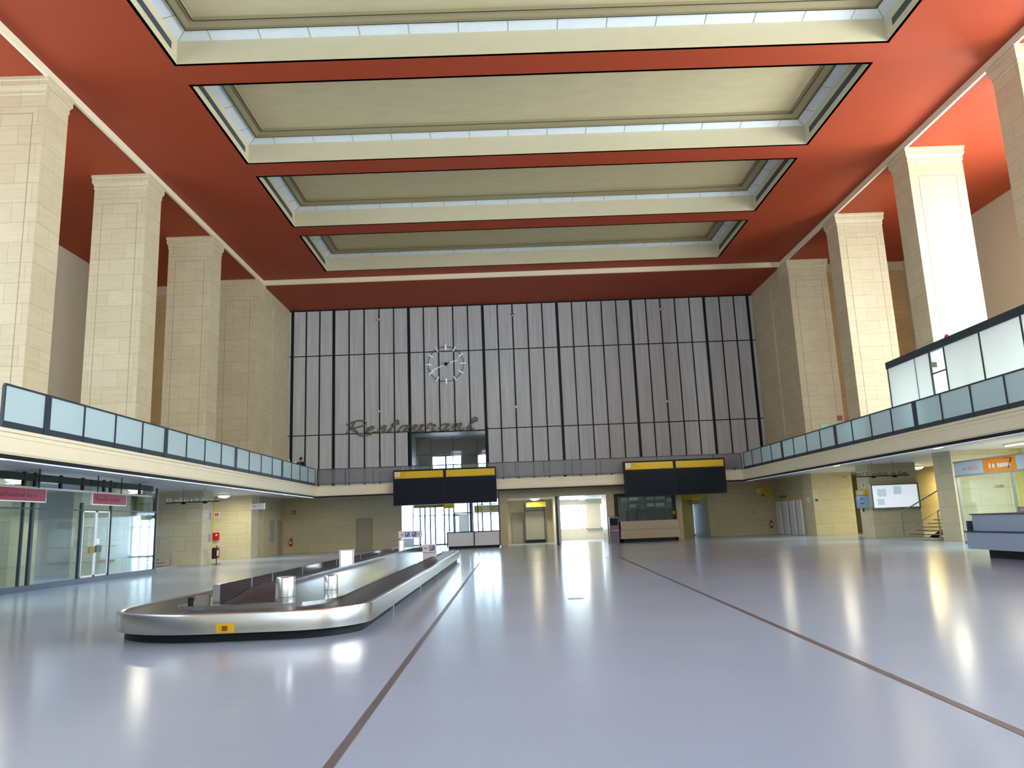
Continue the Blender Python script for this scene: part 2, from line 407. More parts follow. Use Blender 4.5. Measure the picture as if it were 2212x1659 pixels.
# ceilings: aisles, end strip and the raised red nave ceiling with four openings
sur = MB()
sur.box(AL - 1, XL, YR, 62, ZC, ZC + .25); sur.box(XR, AR + 1, YR, 62, ZC, ZC + .25)
sur.box(XL, XR, 50.45, 62, ZC, ZC + .25)
struct('ceiling', sur, 'red')
COF = [(19.0, 25.45), (26.9, 33.3), (34.8, 41.1), (42.6, 48.9)]
CX0, CX1 = -11.82, 15.0
nv = MB()
def flat(mb, a, b, c, d, z): mb.quad((a, c, z), (b, c, z), (b, d, z), (a, d, z))
flat(nv, XL, CX0, YR, 50.45, ZN); flat(nv, CX1, XR, YR, 50.45, ZN)
ys = [YR] + [v for c in COF for v in c] + [50.45]
for i in range(0, len(ys), 2): flat(nv, CX0, CX1, ys[i], ys[i + 1], ZN)
struct('ceiling_nave', nv, 'red')
tr = MB()
tr.box(XL - .02, XL + .06, YR, 50.5, ZC - .02, ZN); tr.box(XR - .06, XR + .02, YR, 50.5, ZC - .02, ZN)
tr.box(XL, XR, 50.40, 50.52, ZC - .02, ZN); tr.box(XL - .02, XL + .1, YR, 50.5, ZC - .03, ZC + .04); tr.box(XR - .1, XR + .02, YR, 50.5, ZC - .03, ZC + .04)
struct('trim_4', tr, 'creamband')
# coffers
for k, (y0, y1) in enumerate(COF):
    root = empty('ceiling_coffer', ((CX0 + CX1) / 2, (y0 + y1) / 2, ZN), kind='structure')
    Z1, Z2 = 19.93, 20.22
    w = MB()
    for a, b, c, d in ((CX0 - .12, CX0, y0 - .12, y1 + .12), (CX1, CX1 + .12, y0 - .12, y1 + .12)): w.box(a, b, c, d, ZN + .0, Z2)
    w.box(CX0, CX1, y0 - .12, y0, ZN, Z2); w.box(CX0, CX1, y1, y1 + .12, ZN, Z2)
    w.build('coffer_wall', 'cream', root)
    I = 0.52
    def ring(ins, z): return [(CX0 + ins, y0 + ins, z), (CX1 - ins, y0 + ins, z), (CX1 - ins, y1 - ins, z), (CX0 + ins, y1 - ins, z)]
    MB().loops([ring(0, Z1), ring(I, Z1 + .14)]).build('opal_glass_strip', 'opal', root)
    jt = MB()
    n = 14
    for i in range(n):
        x = CX0 + 1.28 + i * (CX1 - CX0 - 2.56) / (n - 1)
        for ya, yb in ((y0, y0 + I), (y1, y1 - I)): jt.bar((x, ya, Z1 - .004), (x, yb, Z1 + .136), .022, .01)
    for i in range(3):
        y = y0 + 1.3 + i * (y1 - y0 - 2.6) / 2
        for xa, xb in ((CX0, CX0 + I), (CX1, CX1 - I)): jt.bar((xa, y, Z1 - .004), (xb, y, Z1 + .136), .022, .01)
    for (xa, ya, dx, dy) in ((CX0, y0, 1, 1), (CX1, y0, -1, 1), (CX0, y1, 1, -1), (CX1, y1, -1, -1)):
        jt.bar((xa, ya, Z1 - .004), (xa + dx * I, ya + dy * I, Z1 + .136), .02, .01)
    jt.build('strip_joints', 'khakidark', root)
    mo = MB()
    mo.loops([ring(I, Z1 + .06), ring(I, Z1 + .12), ring(I + .04, Z1 + .12), ring(I + .36, Z1 + .2), ring(I + .36, Z1 + .14), ring(I + .42, Z1 + .14), ring(I + .42, Z2)])
    mo.build('coffer_moulding', 'khakidark', root)
    MB().box(CX0 - .1, CX1 + .1, y0 - .1, y1 + .1, Z2, Z2 + .1).build('coffer_panel', 'khaki', root)
    dk = MB()
    for zz, ii in ((Z1 + .055, I), (Z1 + .135, I + .42)):
        a = ring(ii - .015, zz); b = ring(ii + .03, zz)
        dk.loops([a, b])
    dk.build('shadow_gap_bead', 'black', root)
    for side, xs in (('l', CX0), ('r', CX1)):
        s = 1 if side == 'l' else -1
        MB().box(xs - s * .0, xs + s * .012, y0 + .4, y1 - .5, 19.28, 19.57).build('air_vent_slot', 'slot', root)

# pillars
def pillar(side, y, k):
    xi = XL if side == 'l' else XR
    s = -1 if side == 'l' else 1
    xo = xi + s * PW[side]
    names = ['nearest', 'second', 'third', 'farthest']
    loc = ((xi + xo) / 2, y + .8, 0)
    root = empty('pillar', loc, 'tall square limestone pillar, %s in the row on the %s of the hall' % (names[k], 'left' if side == 'l' else 'right'), 'pillar', 'limestone pillars on both sides of the hall', 'structure')
    MB().box(xi, xo, y, y + PD, 0, 18.02).build('pillar_shaft', 'stone', root)
    def rg(e, z):
        a, b = sorted((xi - s * e, xo + s * e))
        return [(a, y - e, z), (b, y - e, z), (b, y + PD + e, z), (a, y + PD + e, z)]
    MB().loops([rg(0, 17.95), rg(.03, 17.98), rg(.03, 18.08), rg(.01, 18.1), rg(.06, 18.22), rg(.10, 18.28), rg(.10, 18.48), rg(.13, 18.52), rg(.13, 18.649)]).build('pillar_capital', 'stone', root)
    g = MB()
    e = 1e-3
    for (u) in (.42,):
        a, b = sorted((xi + s * u, xo - s * u))
        for x in (a, b): g.box(x - .013, x + .013, y - .003, y + .0, 4.4, 17.2)
        g.box(a, b, y - .003, y, 17.19, 17.215)
    g.build('inlaid_joint_line', 'khakidark', root)
    return root
for k, y in enumerate(PIL_Y):
    pillar('l', y, k); pillar('r', y, k)

# end bay side walls (upper) and aisle end walls
sw = MB()
sw.box(XL - .25, XL, 51.0, 57.3, 4.4, ZC); sw.box(XL - 1.2, XL - .12, 50.6, 51.2, 4.4, ZC); sw.box(XL - .02, XL + .10, 52.7, 56.3, 4.4, 17.6)
struct('wall_left', sw, 'stone')
sw = MB()
sw.box(XR, XR + .25, 51.0, 57.3, 4.4, ZC); sw.box(XR + .12, XR + 1.2, 50.6, 51.2, 4.4, ZC); sw.box(XR - .10, XR + .02, 52.7, 56.3, 4.4, 17.6)
struct('wall_right', sw, 'stone')
en = MB(); en.box(AL, XL - .4, 50.0, 50.3, 4.4, ZC); struct('wall_left_aisle_end', en, 'ochre')
en = MB(); en.box(XR + .4, AR, 50.3, 50.6, 4.4, ZC); struct('wall_right_aisle_end', en, 'ochre')
tb = MB(); tb.box(AL, XL - .4, 49.92, 50.0, 18.0, ZC); tb.box(XR + .4, AR, 50.22, 50.3, 18.0, ZC); struct('trim_5', tb, 'cream')

# aisle outer walls with their tall windows
def outer(xa, xb, wins, name):
    w = MB(); z0, z1 = 6.2, 17.0
    w.box(xa, xb, YR, 66, 0, z0) if name == 'wall_outer_left' else w.box(xa, xb, YR, 66, 0, z0)
    w.box(xa, xb, YR, 62, z1, ZC + .2)
    ys = [YR] + [v for q in wins for v in q] + [62]
    for i in range(0, len(ys), 2): w.box(xa, xb, ys[i], ys[i + 1], z0, z1)
    struct(name, w, 'plain')
    for i, (a, b) in enumerate(wins):
        f = MB()
        xm = (xa + xb) / 2
        n = 5
        for j in range(n + 1):
            y = a + (b - a) * j / n; f.box(xm - .05, xm + .05, y - .04, y + .04, z0, z1)
        for j in range(7):
            z = z0 + (z1 - z0) * j / 6; f.box(xm - .04, xm + .04, a, b, z - .035, z + .035)
        r = empty('window_%d' % (i + (1 if xa < 0 else 10)), (xm, (a + b) / 2, z0), kind='structure')
        f.build('window_frame', 'navy', r); box(xm - .01, xm + .01, a, b, z0, z1).build('window_glass', 'clear', r)
outer(AL - .3, AL, LEFT_WINDOWS, 'wall_outer_left')
outer(AR, AR + .3, RIGHT_WINDOWS, 'wall_outer_right')
# wall behind the viewer (unseen), windows narrowed to cut the light from behind
rw = MB(); rw.box(AL, -11.6, YR - .3, YR, 0, ZC + .3); rw.box(14.6, AR, YR - .3, YR, 0, ZC + .3)
rw.box(-11.6, 14.6, YR - .3, YR, 14.2, ZC + .3); rw.box(-11.6, 14.6, YR - .3, YR, 0, 5.2)
RW = [(-9.6, -7.8), (-4.4, -2.6), (.8, 2.6), (6.0, 7.8), (11.2, 13.0)]
_xs = [-11.6] + [v for q in RW for v in q] + [14.6]
for i in range(0, len(_xs), 2): rw.box(_xs[i], _xs[i + 1], YR - .3, YR, 5.2, 14.2)
for i, (a, b) in enumerate(RW):
    g = empty('window_%d' % (30 + i), ((a + b) / 2, YR - .15, 5.2), kind='structure')
    f = MB(); f.box(a, a + .06, YR - .2, YR - .1, 5.2, 14.2); f.box(b - .06, b, YR - .2, YR - .1, 5.2, 14.2)
    for k in range(7): f.box(a, b, YR - .2, YR - .1, 5.2 + k * 1.49, 5.26 + k * 1.49)
    f.build('window_frame', 'navy', g); box(a, b, YR - .16, YR - .14, 5.2, 14.2).build('window_glass', 'clear', g)
struct('wall_rear', rw, 'stone')

# ------------------------------------------------------------ balcony
bal = MB()
bal.box(AL, BL - .33, YR, YU, 4.0, 4.42); bal.box(BR + .33, AR, YR, YU, 4.0, 4.42); bal.box(BL - .33, BR + .33, BY + .33, YU, 4.0, 4.42)
struct('floor_balcony', bal, 'soffit')
PT = [(0.30, 3.98), (0.30, 3.72), (0.26, 3.68), (0.12, 3.68)]
def ubend(mb, prof):
    """profile of (distance in from the edge, z) swept round the U of the balcony edge"""
    for i in range(len(prof) - 1):
        (d0, z0), (d1, z1) = prof[i], prof[i + 1]
        P = lambda d, z: [(BL - d, YR, z), (BL - d, BY + d, z), (BR + d, BY + d, z), (BR + d, YR, z)]
        a, b = P(d0, z0), P(d1, z1)
        for j in range(3): mb.quad(a[j], a[j + 1], b[j + 1], b[j])
    return mb
struct('trim_6', ubend(MB(), [(.0, 4.46), (-.06, 4.44), (-.06, 4.36), (.0, 4.34), (.0, 4.24), (.02, 4.22), (.02, 3.86), (.05, 3.82), (.05, 3.80)]), 'creamband')
struct('trim_7', ubend(MB(), [(.05, 3.80), (.03, 3.80), (.03, 3.70), (.10, 3.70)]), 'black')
struct('trim_8', ubend(MB(), [(.10, 3.70), (.15, 3.70), (.15, 3.74), (.33, 3.74), (.33, 4.0)]), 'white')
for nm_, xa, lb_ in (('l', BL - .33, 'long cool white light strip under the left balcony edge'), ('r', BR + .15, 'long cool white light strip under the right balcony edge')):
    c_ = empty('cove_light', (xa + .09, 22, 3.74), lb_, 'light strip', 'light strips under the balcony edges')
    MB().box(xa + .01, xa + .17, YR + .1, BY - .1, 3.70, 3.738).build('diffuser', 'lampcool' if nm_ == 'l' else 'lampcooldim', c_)
    MB().box(xa, xa + .18, YR + .1, BY - .1, 3.738, 3.745).build('channel', 'white', c_)
struct('trim_9', ubend(MB(), [(.0, 4.46), (.35, 4.46), (.35, 4.42)]), 'cream')

def railing(label, axis, fixed, posts, thick, zt=5.58, z0=4.46, mt='frost', inside=1, frame='navy', kick=True, group=None, pw=.05):
    a0, a1 = min(posts), max(posts)
    mid = (a0 + a1) / 2
    loc = (fixed, mid, z0) if axis == 'Y' else (mid, fixed, z0)
    root = empty('glass_railing', loc, label, 'railing', group)
    def B(u0, u1, d0, d1, zz0, zz1):
        return (fixed + d0, fixed + d1, u0, u1, zz0, zz1) if axis == 'Y' else (u0, u1, fixed + d0, fixed + d1, zz0, zz1)
    MB().box(*B(a0, a1, -.035, .035, zt - .05, zt)).build('handrail', frame, root)
    if kick: MB().box(*B(a0, a1, -.02, .02, z0, z0 + .17)).build('kick_plate', frame, root)
    else:
        MB().box(*B(a0, a1, -.02, .02, z0 + .1, z0 + .14)).build('bottom_rail', frame, root)
    for i, p in enumerate(posts):
        w = .13 if i in thick else pw / 2
        MB().box(*B(p - w, p + w, -.04, .04, z0 - .02, zt - .05)).build('post', frame, root)
    ps = sorted(posts)
    for i in range(len(ps) - 1):
        MB().box(*B(ps[i] + .03, ps[i + 1] - .03, -.008, .008, z0 + (.17 if kick else .14), zt - .05)).build('glass_panel', mt, root)
    return root
Lp = [18.7 + i * 1.812 for i in range(18)]
railing('pale frosted glass railing with dark frame along the left balcony edge', 'Y', BL - .02, Lp, {1, 5, 9, 13}, group='glass railings round the balcony')
Rp = [49.5 - i * 1.77 for i in range(18)]
railing('dark framed frosted glass railing along the right balcony edge', 'Y', BR + .02, Rp, {4, 8, 12, 16}, group='glass railings round the balcony')
Bp = [BL + (BR - BL) * i / 15 for i in range(16)]
railing('smoky glass railing with thin handrail across the far end of the balcony', 'X', BY + .02, Bp, set(), mt='frostgrey', kick=False, frame='navy', group='glass railings round the balcony', pw=.035)

# ------------------------------------------------------------ upper end wall: ribbed grey panels, dark mullions, restaurant opening
OX0, OX1, OZ = -7.31, -1.55, 8.62
MUL = [-16.39, -15.32, -14.27, -13.17, -11.97, -10.8, -9.63, -8.48, -7.31, -6.14, -5.0, -3.83, -2.66, -1.48, -.31, .86, 2.04, 3.21, 4.38, 5.57, 6.74, 7.9, 9.06, 10.23, 11.42, 12.56, 13.71, 14.87, 16.04, 17.25, 18.4, 19.5]
uw = MB()
uw.box(XL, OX0, YU, YU + .2, 4.4, ZC); uw.box(OX1, XR, YU, YU + .2, 4.4, ZC); uw.box(OX0, OX1, YU, YU + .2, OZ, ZC)
struct('wall_back', uw, 'ribbed')
mu = MB()
for i, x in enumerate(MUL):
    hw = .105 if i in (0, 3, 8, 13, 18, 23, 28, 31) else .045
    zb = 4.4
    if OX0 + .2 < x < OX1 - .2: zb = OZ
    mu.box(x - hw, x + hw, YU - .04, YU + .01, zb, ZC)
mu.box(XL, XR, YU - .035, YU + .01, 14.90, 14.97)
mu.box(XL, OX0, YU - .035, YU + .01, 8.70, 8.77); mu.box(OX1, XR, YU - .035, YU + .01, 8.70, 8.77)
mu.box(OX0, OX1, YU - .05, YU + .01, OZ - .02, OZ + .07)
mu.box(XL, XR, YU - .03, YU + .01, ZC - .1, ZC)
struct('trim_10', mu, 'black')
# the restaurant lobby seen through the opening
rm = MB()
rm.box(OX0 - .2, OX0, YU, 62, 4.4, OZ + .3); rm.box(OX1, OX1 + .2, YU, 62, 4.4, OZ + .3)
rm.box(OX0, OX1, YU + .2, 62, OZ, OZ + .2)
rm.box(OX0, OX1, 62, 62.3, 7.35, OZ)
rm.box(OX0, -6.2, 62, 62.3, 4.4, 7.4)
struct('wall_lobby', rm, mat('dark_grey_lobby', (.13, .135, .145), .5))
struct('floor_lobby', box(OX0, OX1, YU, 62.3, 4.2, 4.42), 'soffit')
g = empty('window_20', (-4.4, 58.0, 4.42), kind='structure')
fr = MB()
for x in (OX0 + .35, -5.85, -4.15, -2.25, OX1 - .05): fr.box(x - .03, x + .03, 57.97, 58.03, 4.42, 7.75 if x < -6.5 else 8.3)
for z in (7.0, 8.3): fr.box(OX0 + .3, OX1, 57.97, 58.03, z - .03, z + .03)
fr.build('window_frame', 'navy', g)
box(OX0 + .3, OX1, 57.995, 58.005, 4.42, 8.3).build('window_glass', 'clear', g)
g = empty('window_21', (-4.0, 62.1, 4.42), kind='structure')
fr = MB()
for x in (-6.2, -5.05, -3.75, -3.55, -2.55, -2.45, OX1): fr.box(x - .06, x + .06, 62.05, 62.15, 4.42, 7.4)
fr.box(-3.75, -2.6, 62.0, 62.2, 4.42, 7.3); fr.box(-6.2, OX1, 62.05, 62.15, 7.2, 7.4)
fr.build('window_frame', 'navy', g); box(-6.2, OX1, 62.09, 62.11, 4.42, 7.4).build('window_glass', 'clear', g)

# clock
cc = Vector((-4.45, YU - .14, 13.9))
ck = empty('wall_clock', cc, 'large round wall clock of white bars on a dark wire ring, showing about 2:41', 'clock')
MB().lathe(cc, [(1.40, -.03), (1.44, -.03), (1.44, .0), (1.40, .0)], 72, 'Y')
def torus(c, R, r, n=72, k=8):
    mb = MB(); base = 0
    for i in range(n):
        t = 2 * math.pi * i / n
        for j in range(k):
            q = 2 * math.pi * j / k
            mb.v.append((c[0] + (R + r * math.cos(q)) * math.sin(t), c[1] + r * math.sin(q), c[2] + (R + r * math.cos(q)) * math.cos(t)))
    for i in range(n):
        for j in range(k):
            mb.f.append((i * k + j, i * k + (j + 1) % k, ((i + 1) % n) * k + (j + 1) % k, ((i + 1) % n) * k + j))
    return mb
torus(cc, 1.38, .028).build('ring', 'ring', ck, smooth=True)
for i in range(12):
    t = math.radians(30 * i)
    d = Vector((math.sin(t), 0, math.cos(t)))
    MB().bar(cc + d * 1.14, cc + d * 1.54, .10, .06).build('hour_mark', 'clockglow', ck)
st = MB()
for t in range(0, 360, 60):
    d = Vector((math.sin(math.radians(t + 15)), 0, math.cos(math.radians(t + 15))))
    st.bar(cc + d * 1.38, cc + d * 1.38 + Vector((0, .16, 0)), .03)
st.build('wall_bracket', 'ring', ck)
def hand(deg, a, b, w0, name):
    t = math.radians(deg); d = Vector((math.sin(t), 0, math.cos(t)))
    MB().bar(cc + d * a + Vector((0, -.06, 0)), cc + d * b + Vector((0, -.06, 0)), w0, .03).build(name, 'clockglow', ck)
    MB().bar(cc - d * .32 + Vector((0, -.05, 0)), cc + d * a + Vector((0, -.05, 0)), w0 * 1.3, .03).build(name + '_shank', 'black', ck)
hand(246, .14, 1.22, .10, 'minute_hand'); hand(74, .26, .94, .085, 'hour_hand')
MB().lathe(cc + Vector((0, -.02, 0)), [(.12, -.08), (.12, .15)], 20, 'Y').build('hub', 'black', ck)

# Restaurant lettering in flowing script, built from strokes
def strokes(name, lines, m, parent, rad, org, flat=.05):
    cu = bpy.data.curves.new(name, 'CURVE'); cu.dimensions = '3D'; cu.bevel_depth = rad; cu.bevel_resolution = 1
    for ln in lines:
        sp = cu.splines.new('BEZIER'); sp.bezier_points.add(len(ln) - 1)
        for p, q in zip(sp.bezier_points, ln):
            p.co = Vector((q[0], 0, q[1])); p.handle_left_type = p.handle_right_type = 'AUTO'
    cu.materials.append(M[m])
    o = bpy.data.objects.new(name, cu); COL.objects.link(o); o.parent = parent
    o.location = Vector(org) - ORG[parent.name]
    return o
rs_o = Vector((-12.2, YU - .16, 8.72))
rs = empty('restaurant_sign', rs_o, 'bronze script lettering reading Restaurant above the lobby opening', 'sign')
GL = {  # one-unit x-height cursive forms, x advance last
 'e': ([[(0, .15), (.35, .45), (.75, .75), (.62, 1.0), (.32, .9), (.2, .45), (.42, .05), (.8, .08), (1.05, .25)]], 1.05),
 's': ([[(0, .15), (.4, .7), (.62, 1.05), (.7, .65), (.72, .2), (.4, .0), (.2, .15)], [(.55, .0), (.9, .1)]], .9),
 't': ([[(0, .15), (.35, .8), (.62, 1.75), (.35, .9), (.3, .2), (.5, .0), (.85, .2)], [(.1, 1.15), (.95, 1.25)]], .85),
 'a': ([[(.95, .85), (.6, 1.0), (.2, .6), (.2, .15), (.5, .0), (.85, .5), (1.0, .95), (.9, .3), (1.0, .02), (1.3, .2)]], 1.25),
 'u': ([[(0, .3), (.25, 1.0), (.22, .3), (.4, .0), (.75, .3), (.95, 1.0), (.9, .3), (1.05, .0), (1.3, .2)]], 1.25),
 'r': ([[(0, .2), (.3, 1.15), (.45, .85), (.75, .9), (.62, .3), (.8, .0), (1.05, .2)]], 1.0),
 'n': ([[(0, .3), (.22, .95), (.22, .0)], [(.22, .0), (.45, .7), (.75, 1.0), (.85, .6), (.82, .1), (1.0, .0), (1.3, .2)]], 1.25),
}
H = .46; SH = .30
def place_letter(lines, x0, s):
    return [[(x0 + (a + b * SH) * s, b * s) for a, b in ln] for ln in lines]
sc_ = rs_o
caps = [[(.55, 1.9), (.42, .9), (.15, .0)], [(-.35, 1.5), (.3, 1.95), (1.3, 2.15), (1.95, 1.75), (1.4, 1.15), (.5, .95)], [(.6, .95), (1.2, .4), (1.9, -.25), (2.6, -.35), (3.2, -.15)]]
x = 1.0 * .46
strokes('capital_letter', place_letter(caps, .0, H), 'letters', rs, .055, rs_o)
x = 2.35 * H
for ch in 'estaurant':
    ln, adv = GL[ch]
    k = H * (1.42 if ch != 't' else 1.42)
    strokes('script_letter', place_letter(ln, x, k * .78), 'letters', rs, .048, rs_o)
    x += adv * k * .98 * (1.0)
bk = MB()
for xx in (.4, 1.9, 3.2, 4.6, 5.9, 7.1): bk.box(rs_o.x + xx, rs_o.x + xx + .04, rs_o.y, YU, 8.9, 8.94)
bk.build('standoff', 'letters', rs)
rs.scale = (1.37, 1.0, 1.0); rs.location.x = -12.22

# small brackets on the end wall mullions
for i, (x, z, mm, lb_) in enumerate([(-9.68, 17.72, 'alu', 'small pale bracket high on the end wall above the script lettering'),
        (-9.68, 10.42, 'alu', 'small pale bracket on the end wall just above the script lettering'),
        (.86, 17.70, 'redgloss', 'small red bracket high at the middle of the grey end wall'),
        (.86, 10.37, 'alu', 'small pale bracket low at the middle of the grey end wall'),
        (12.50, 17.72, 'alu', 'small pale bracket high on the end wall, above the right departure board'),
        (12.50, 10.35, 'alu', 'small pale bracket lower on the end wall, above the right departure board')]):
    r = empty('detector_bracket', (x, YU - .04, z), lb_, 'bracket', 'small brackets on the end wall')
    MB().box(x - .13, x + .13, YU - .10, YU - .04, z - .05, z + .05).build('plate', mm, r)
    MB().lathe((x, YU - .12, z - .08), [(.06, -.05), (.06, .06)], 12, 'Y').build('detector_head', 'white', r)

# ------------------------------------------------------------ flight boards
def board(x0, x1, label, l1, l2):
    y0, y1, z0, z1 = 49.52, 49.92, 2.97, 5.28
    r = empty('flight_board', ((x0 + x1) / 2, y1, z0), label, 'information board', 'hanging flight boards')
    MB().box(x0, x1, y0, y1, z0, z1).build('housing', 'black', r)
    xm = (x0 + x1) / 2
    for a, b in ((x0 + .09, xm - .10), (xm + .10, x1 - .09)):
        MB().box(a, b, y0 - .02, y0, z1 - .56, z1 - .11).build('header_panel', 'yellow', r)
        fl_ = MB()
        n = 16
        for i in range(n):
            zz = z0 + .06 + (z1 - .66 - z0 - .06) * i / n
            fl_.box(a, b, y0 - .012, y0, zz, zz + (z1 - .66 - z0 - .06) / n * .82)
        fl_.build('flap_rows', 'flaps', r)
        pr = MB()
        rough_print(pr, a + .15, a + .5, z1 - .52, .05, lambda m_, u0, u1, q0, q1: m_.box(u0, u1, y0 - .024, y0 - .02, q0, q1), 3)
        rough_print(pr, b - .9, b - .15, z1 - .51, .06, lambda m_, u0, u1, q0, q1: m_.box(u0, u1, y0 - .024, y0 - .02, q0, q1), 5)
        pr.build('column_headings', 'inkfaint', r)
    ic = MB().box(x0 + .12, x0 + .42, y0 - .03, y0 - .02, z1 - .43, z1 - .14); ic.build('pictogram_panel', 'paperwhite', r)
    pl = MB()
    cx, cz = x0 + .27, z1 - .285
    ang = math.radians(40 if l1 == 'Ankunft' else 10)
    d = Vector((math.cos(ang), 0, math.sin(ang))); nrm = Vector((-d.z, 0, d.x)); c = Vector((cx, y0 - .034, cz))
    pl.bar(c - d * .09, c + d * .09, .022, .008); pl.bar(c - d * .02 - nrm * .07, c + d * .03, .018, .008); pl.bar(c - d * .02 + nrm * .07, c + d * .03, .018, .008)
    pl.build('aircraft_pictogram', 'ink', r)
    text('lettering', l1, .12, (x0 + .50, y0 - .025, z1 - .21), '-Y', 'inkfaint', r, .004)
    text('lettering', l2, .12, (x0 + .50, y0 - .025, z1 - .36), '-Y', 'inkfaint', r, .004)
    hk = MB()
    for x in (x0 + .8, x1 - .8, xm): hk.box(x - .03, x + .03, y1, BY + .06, 4.1, 4.3)
    hk.build('mounting_arm', 'black', r)
board(-7.52, -.74, 'black flight board with yellow headers hung below the restaurant opening', 'Ankunft', 'Arrival')
board(7.70, 14.38, 'black flight board with yellow headers hung over the beige glazed counter', 'Abflug', 'Departure')

# ------------------------------------------------------------ ceiling lamps under the balcony
lamp = empty('ceiling_lamp', (-13.45, 28.32, 4.0))
MB().lathe((-13.45, 28.32, 0), [(.36, 4.0), (.38, 3.97), (.38, 3.92)], 32).build('lamp_ring', 'white', lamp, smooth=True)
MB().lathe((-13.45, 28.32, 0), [(.35, 3.93), (.33, 3.88), (.24, 3.82), (.10, 3.79), (.01, 3.785)], 32).build('lamp_bowl', 'lampglass', lamp, smooth=True)
LAMPS = [(-13.45, 28.32, 'lit round ceiling lamp above the far end of the glass shopfront', 'W'),
 (-13.45, 20.2, 'lit round ceiling lamp nearest the viewer under the left balcony edge', 'W'),
 (-13.45, 37.5, 'lit round ceiling lamp third along the left balcony edge, by the hanging letters', 'W'),
 (-13.45, 46.1, 'lit round ceiling lamp farthest along the left balcony edge, past the arrow sign', 'W'),
 (-17.6, 46.9, 'lit round ceiling lamp in front of the yellowish left pillar', 'Y'),
 (16.75, 29.1, 'lit round ceiling lamp nearest the viewer under the right balcony, over the orange sign', 'W'),
 (16.7, 38.2, 'lit round ceiling lamp midway along the right balcony edge, left of the hanging rail', 'W'),
 (16.4, 45.8, 'lit round ceiling lamp farthest along the right balcony edge', 'W'),
 (24.6, 45.0, 'lit round ceiling lamp deep in the right aisle above the stairs', 'Y'),
 (1.95, 56.0, 'lit round ceiling lamp in the recess above the yellow hanging sign', 'Y'),
 (4.9, 57.6, 'lit round ceiling lamp at the near end of the bright corridor', 'W'),
 (5.8, 59.6, 'lit round ceiling lamp at the window end of the bright corridor', 'W')]
for i, (x, y, lb_, kd) in enumerate(LAMPS):
    o = lamp if i == 0 else copy_tree(lamp)
    o.location = (x, y, 3.35 if y > 54 else 4.0)
    tag(o, lb_, 'lamp', 'round ceiling lamps')
    l = bpy.data.lights.new('lamp_light', 'AREA'); l.shape = 'DISK'; l.size = .6
    l.energy = 38 if kd == 'W' else (220 if x > 20 else 45)
    if x > 20: l.size = 1.5
    l.color = (1.0, .93, .72) if kd == 'W' else (1.0, .88, .40)
    lo = bpy.data.objects.new('lamp_light', l); COL.objects.link(lo); lo.parent = o; lo.location = (0, 0, -.24)

# ------------------------------------------------------------ ground-floor end wall
CZ = 3.25   # head of the openings
lw = MB()
lw.box(AL, -7.95, YB, YB + .4, 0, 4.0)                 # left of the entrance
lw.box(-7.95, -.62, YB, YB + .4, 3.4, 4.0)             # over the entrance
lw.box(-.62, -.10, 52.0, YB + .4, 0, CZ)               # pier beside the kiosk
lw.box(6.62, 7.15, 51.3, 53.9, 0, CZ)                  # pier between corridor and counter
lw.box(-.62, 11.9, 52.0, 52.35, CZ, 4.0)               # lintel over recess, corridor and counter
lw.box(7.15, 11.9, 53.6, 53.9, 0, CZ)
lw.box(11.5, 11.9, 52.0, 53.6, 0, CZ)
lw.box(11.9, 14.85, YB, YB + .4, CZ, 4.0)
lw.box(14.85, AR, YB, YB + .4, 0, 4.0)
struct('wall_back_ground', lw, 'stone2')
pw = MB(); pw.box(3.35, 3.55, 52.4, 59.4, 0, CZ); struct('wall_recess_side', pw, 'soffit')
# recess B
struct('wall_recess_back', box(-.1, 3.35, 59.2, 59.4, 0, CZ), 'plain')
struct('ceiling_entrance', box(-8.2, -.12, YB + .41, 66, 3.4, 3.5), 'soffit')
struct('ceiling_passage', box(11.9, 15.9, YB + .41, 66, CZ, CZ + .1), 'soffit')
struct('ceiling_ground_end', box(-.1, 11.9, 52.36, 66, CZ, CZ + .1), 'soffit')
dr = empty('door_1', (.63, 59.19, 0), kind='structure')
MB().box(.15, 1.12, 59.15, 59.22, 0, 2.34).build('door_frame', 'doortan', dr)
MB().box(.22, 1.05, 59.12, 59.17, .02, 2.27).build('door_leaf', 'grey', dr)
MB().bar((.30, 59.08, 1.05), (.42, 59.08, 1.05), .02).build('door_handle', 'alu', dr)
bd = empty('roller_shutter_stand', (2.0, 58.82, 0), 'grey shuttered stand in the recess under a yellow hanging sign', 'stand')
MB().box(1.24, 2.72, 58.62, 59.17, .24, 2.42).build('shutter', 'grey', bd)
MB().box(1.2, 2.76, 58.57, 59.17, 0, .24).build('plinth', 'black', bd)
MB().box(1.24, 2.72, 58.62, 58.66, 2.46, 3.0).build('glass_panel', 'shopglass', bd)
f = MB(); f.box(1.2, 1.26, 58.60, 58.68, .24, 3.05); f.box(2.7, 2.76, 58.60, 58.68, .24, 3.05); f.box(1.2, 2.76, 58.60, 58.68, 2.41, 2.47); f.build('frame', 'navy', bd)
ys_ = empty('hanging_sign', (2.0, 57.0, 2.7), 'dull yellow hanging sign in the recess beside the entrance kiosk', 'sign', 'yellow direction signs')
MB().box(1.3, 2.8, 56.95, 57.05, 2.68, 3.06).build('panel', 'yellowdark', ys_)
MB().box(1.33, 1.6, 56.94, 56.95, 2.72, 3.02).build('pictogram_panel', 'deskbeige', ys_)
h = MB(); h.box(1.6, 1.63, 56.99, 57.02, 3.06, CZ); h.box(2.5, 2.53, 56.99, 57.02, 3.06, CZ); h.build('hanger_rod', 'black', ys_)

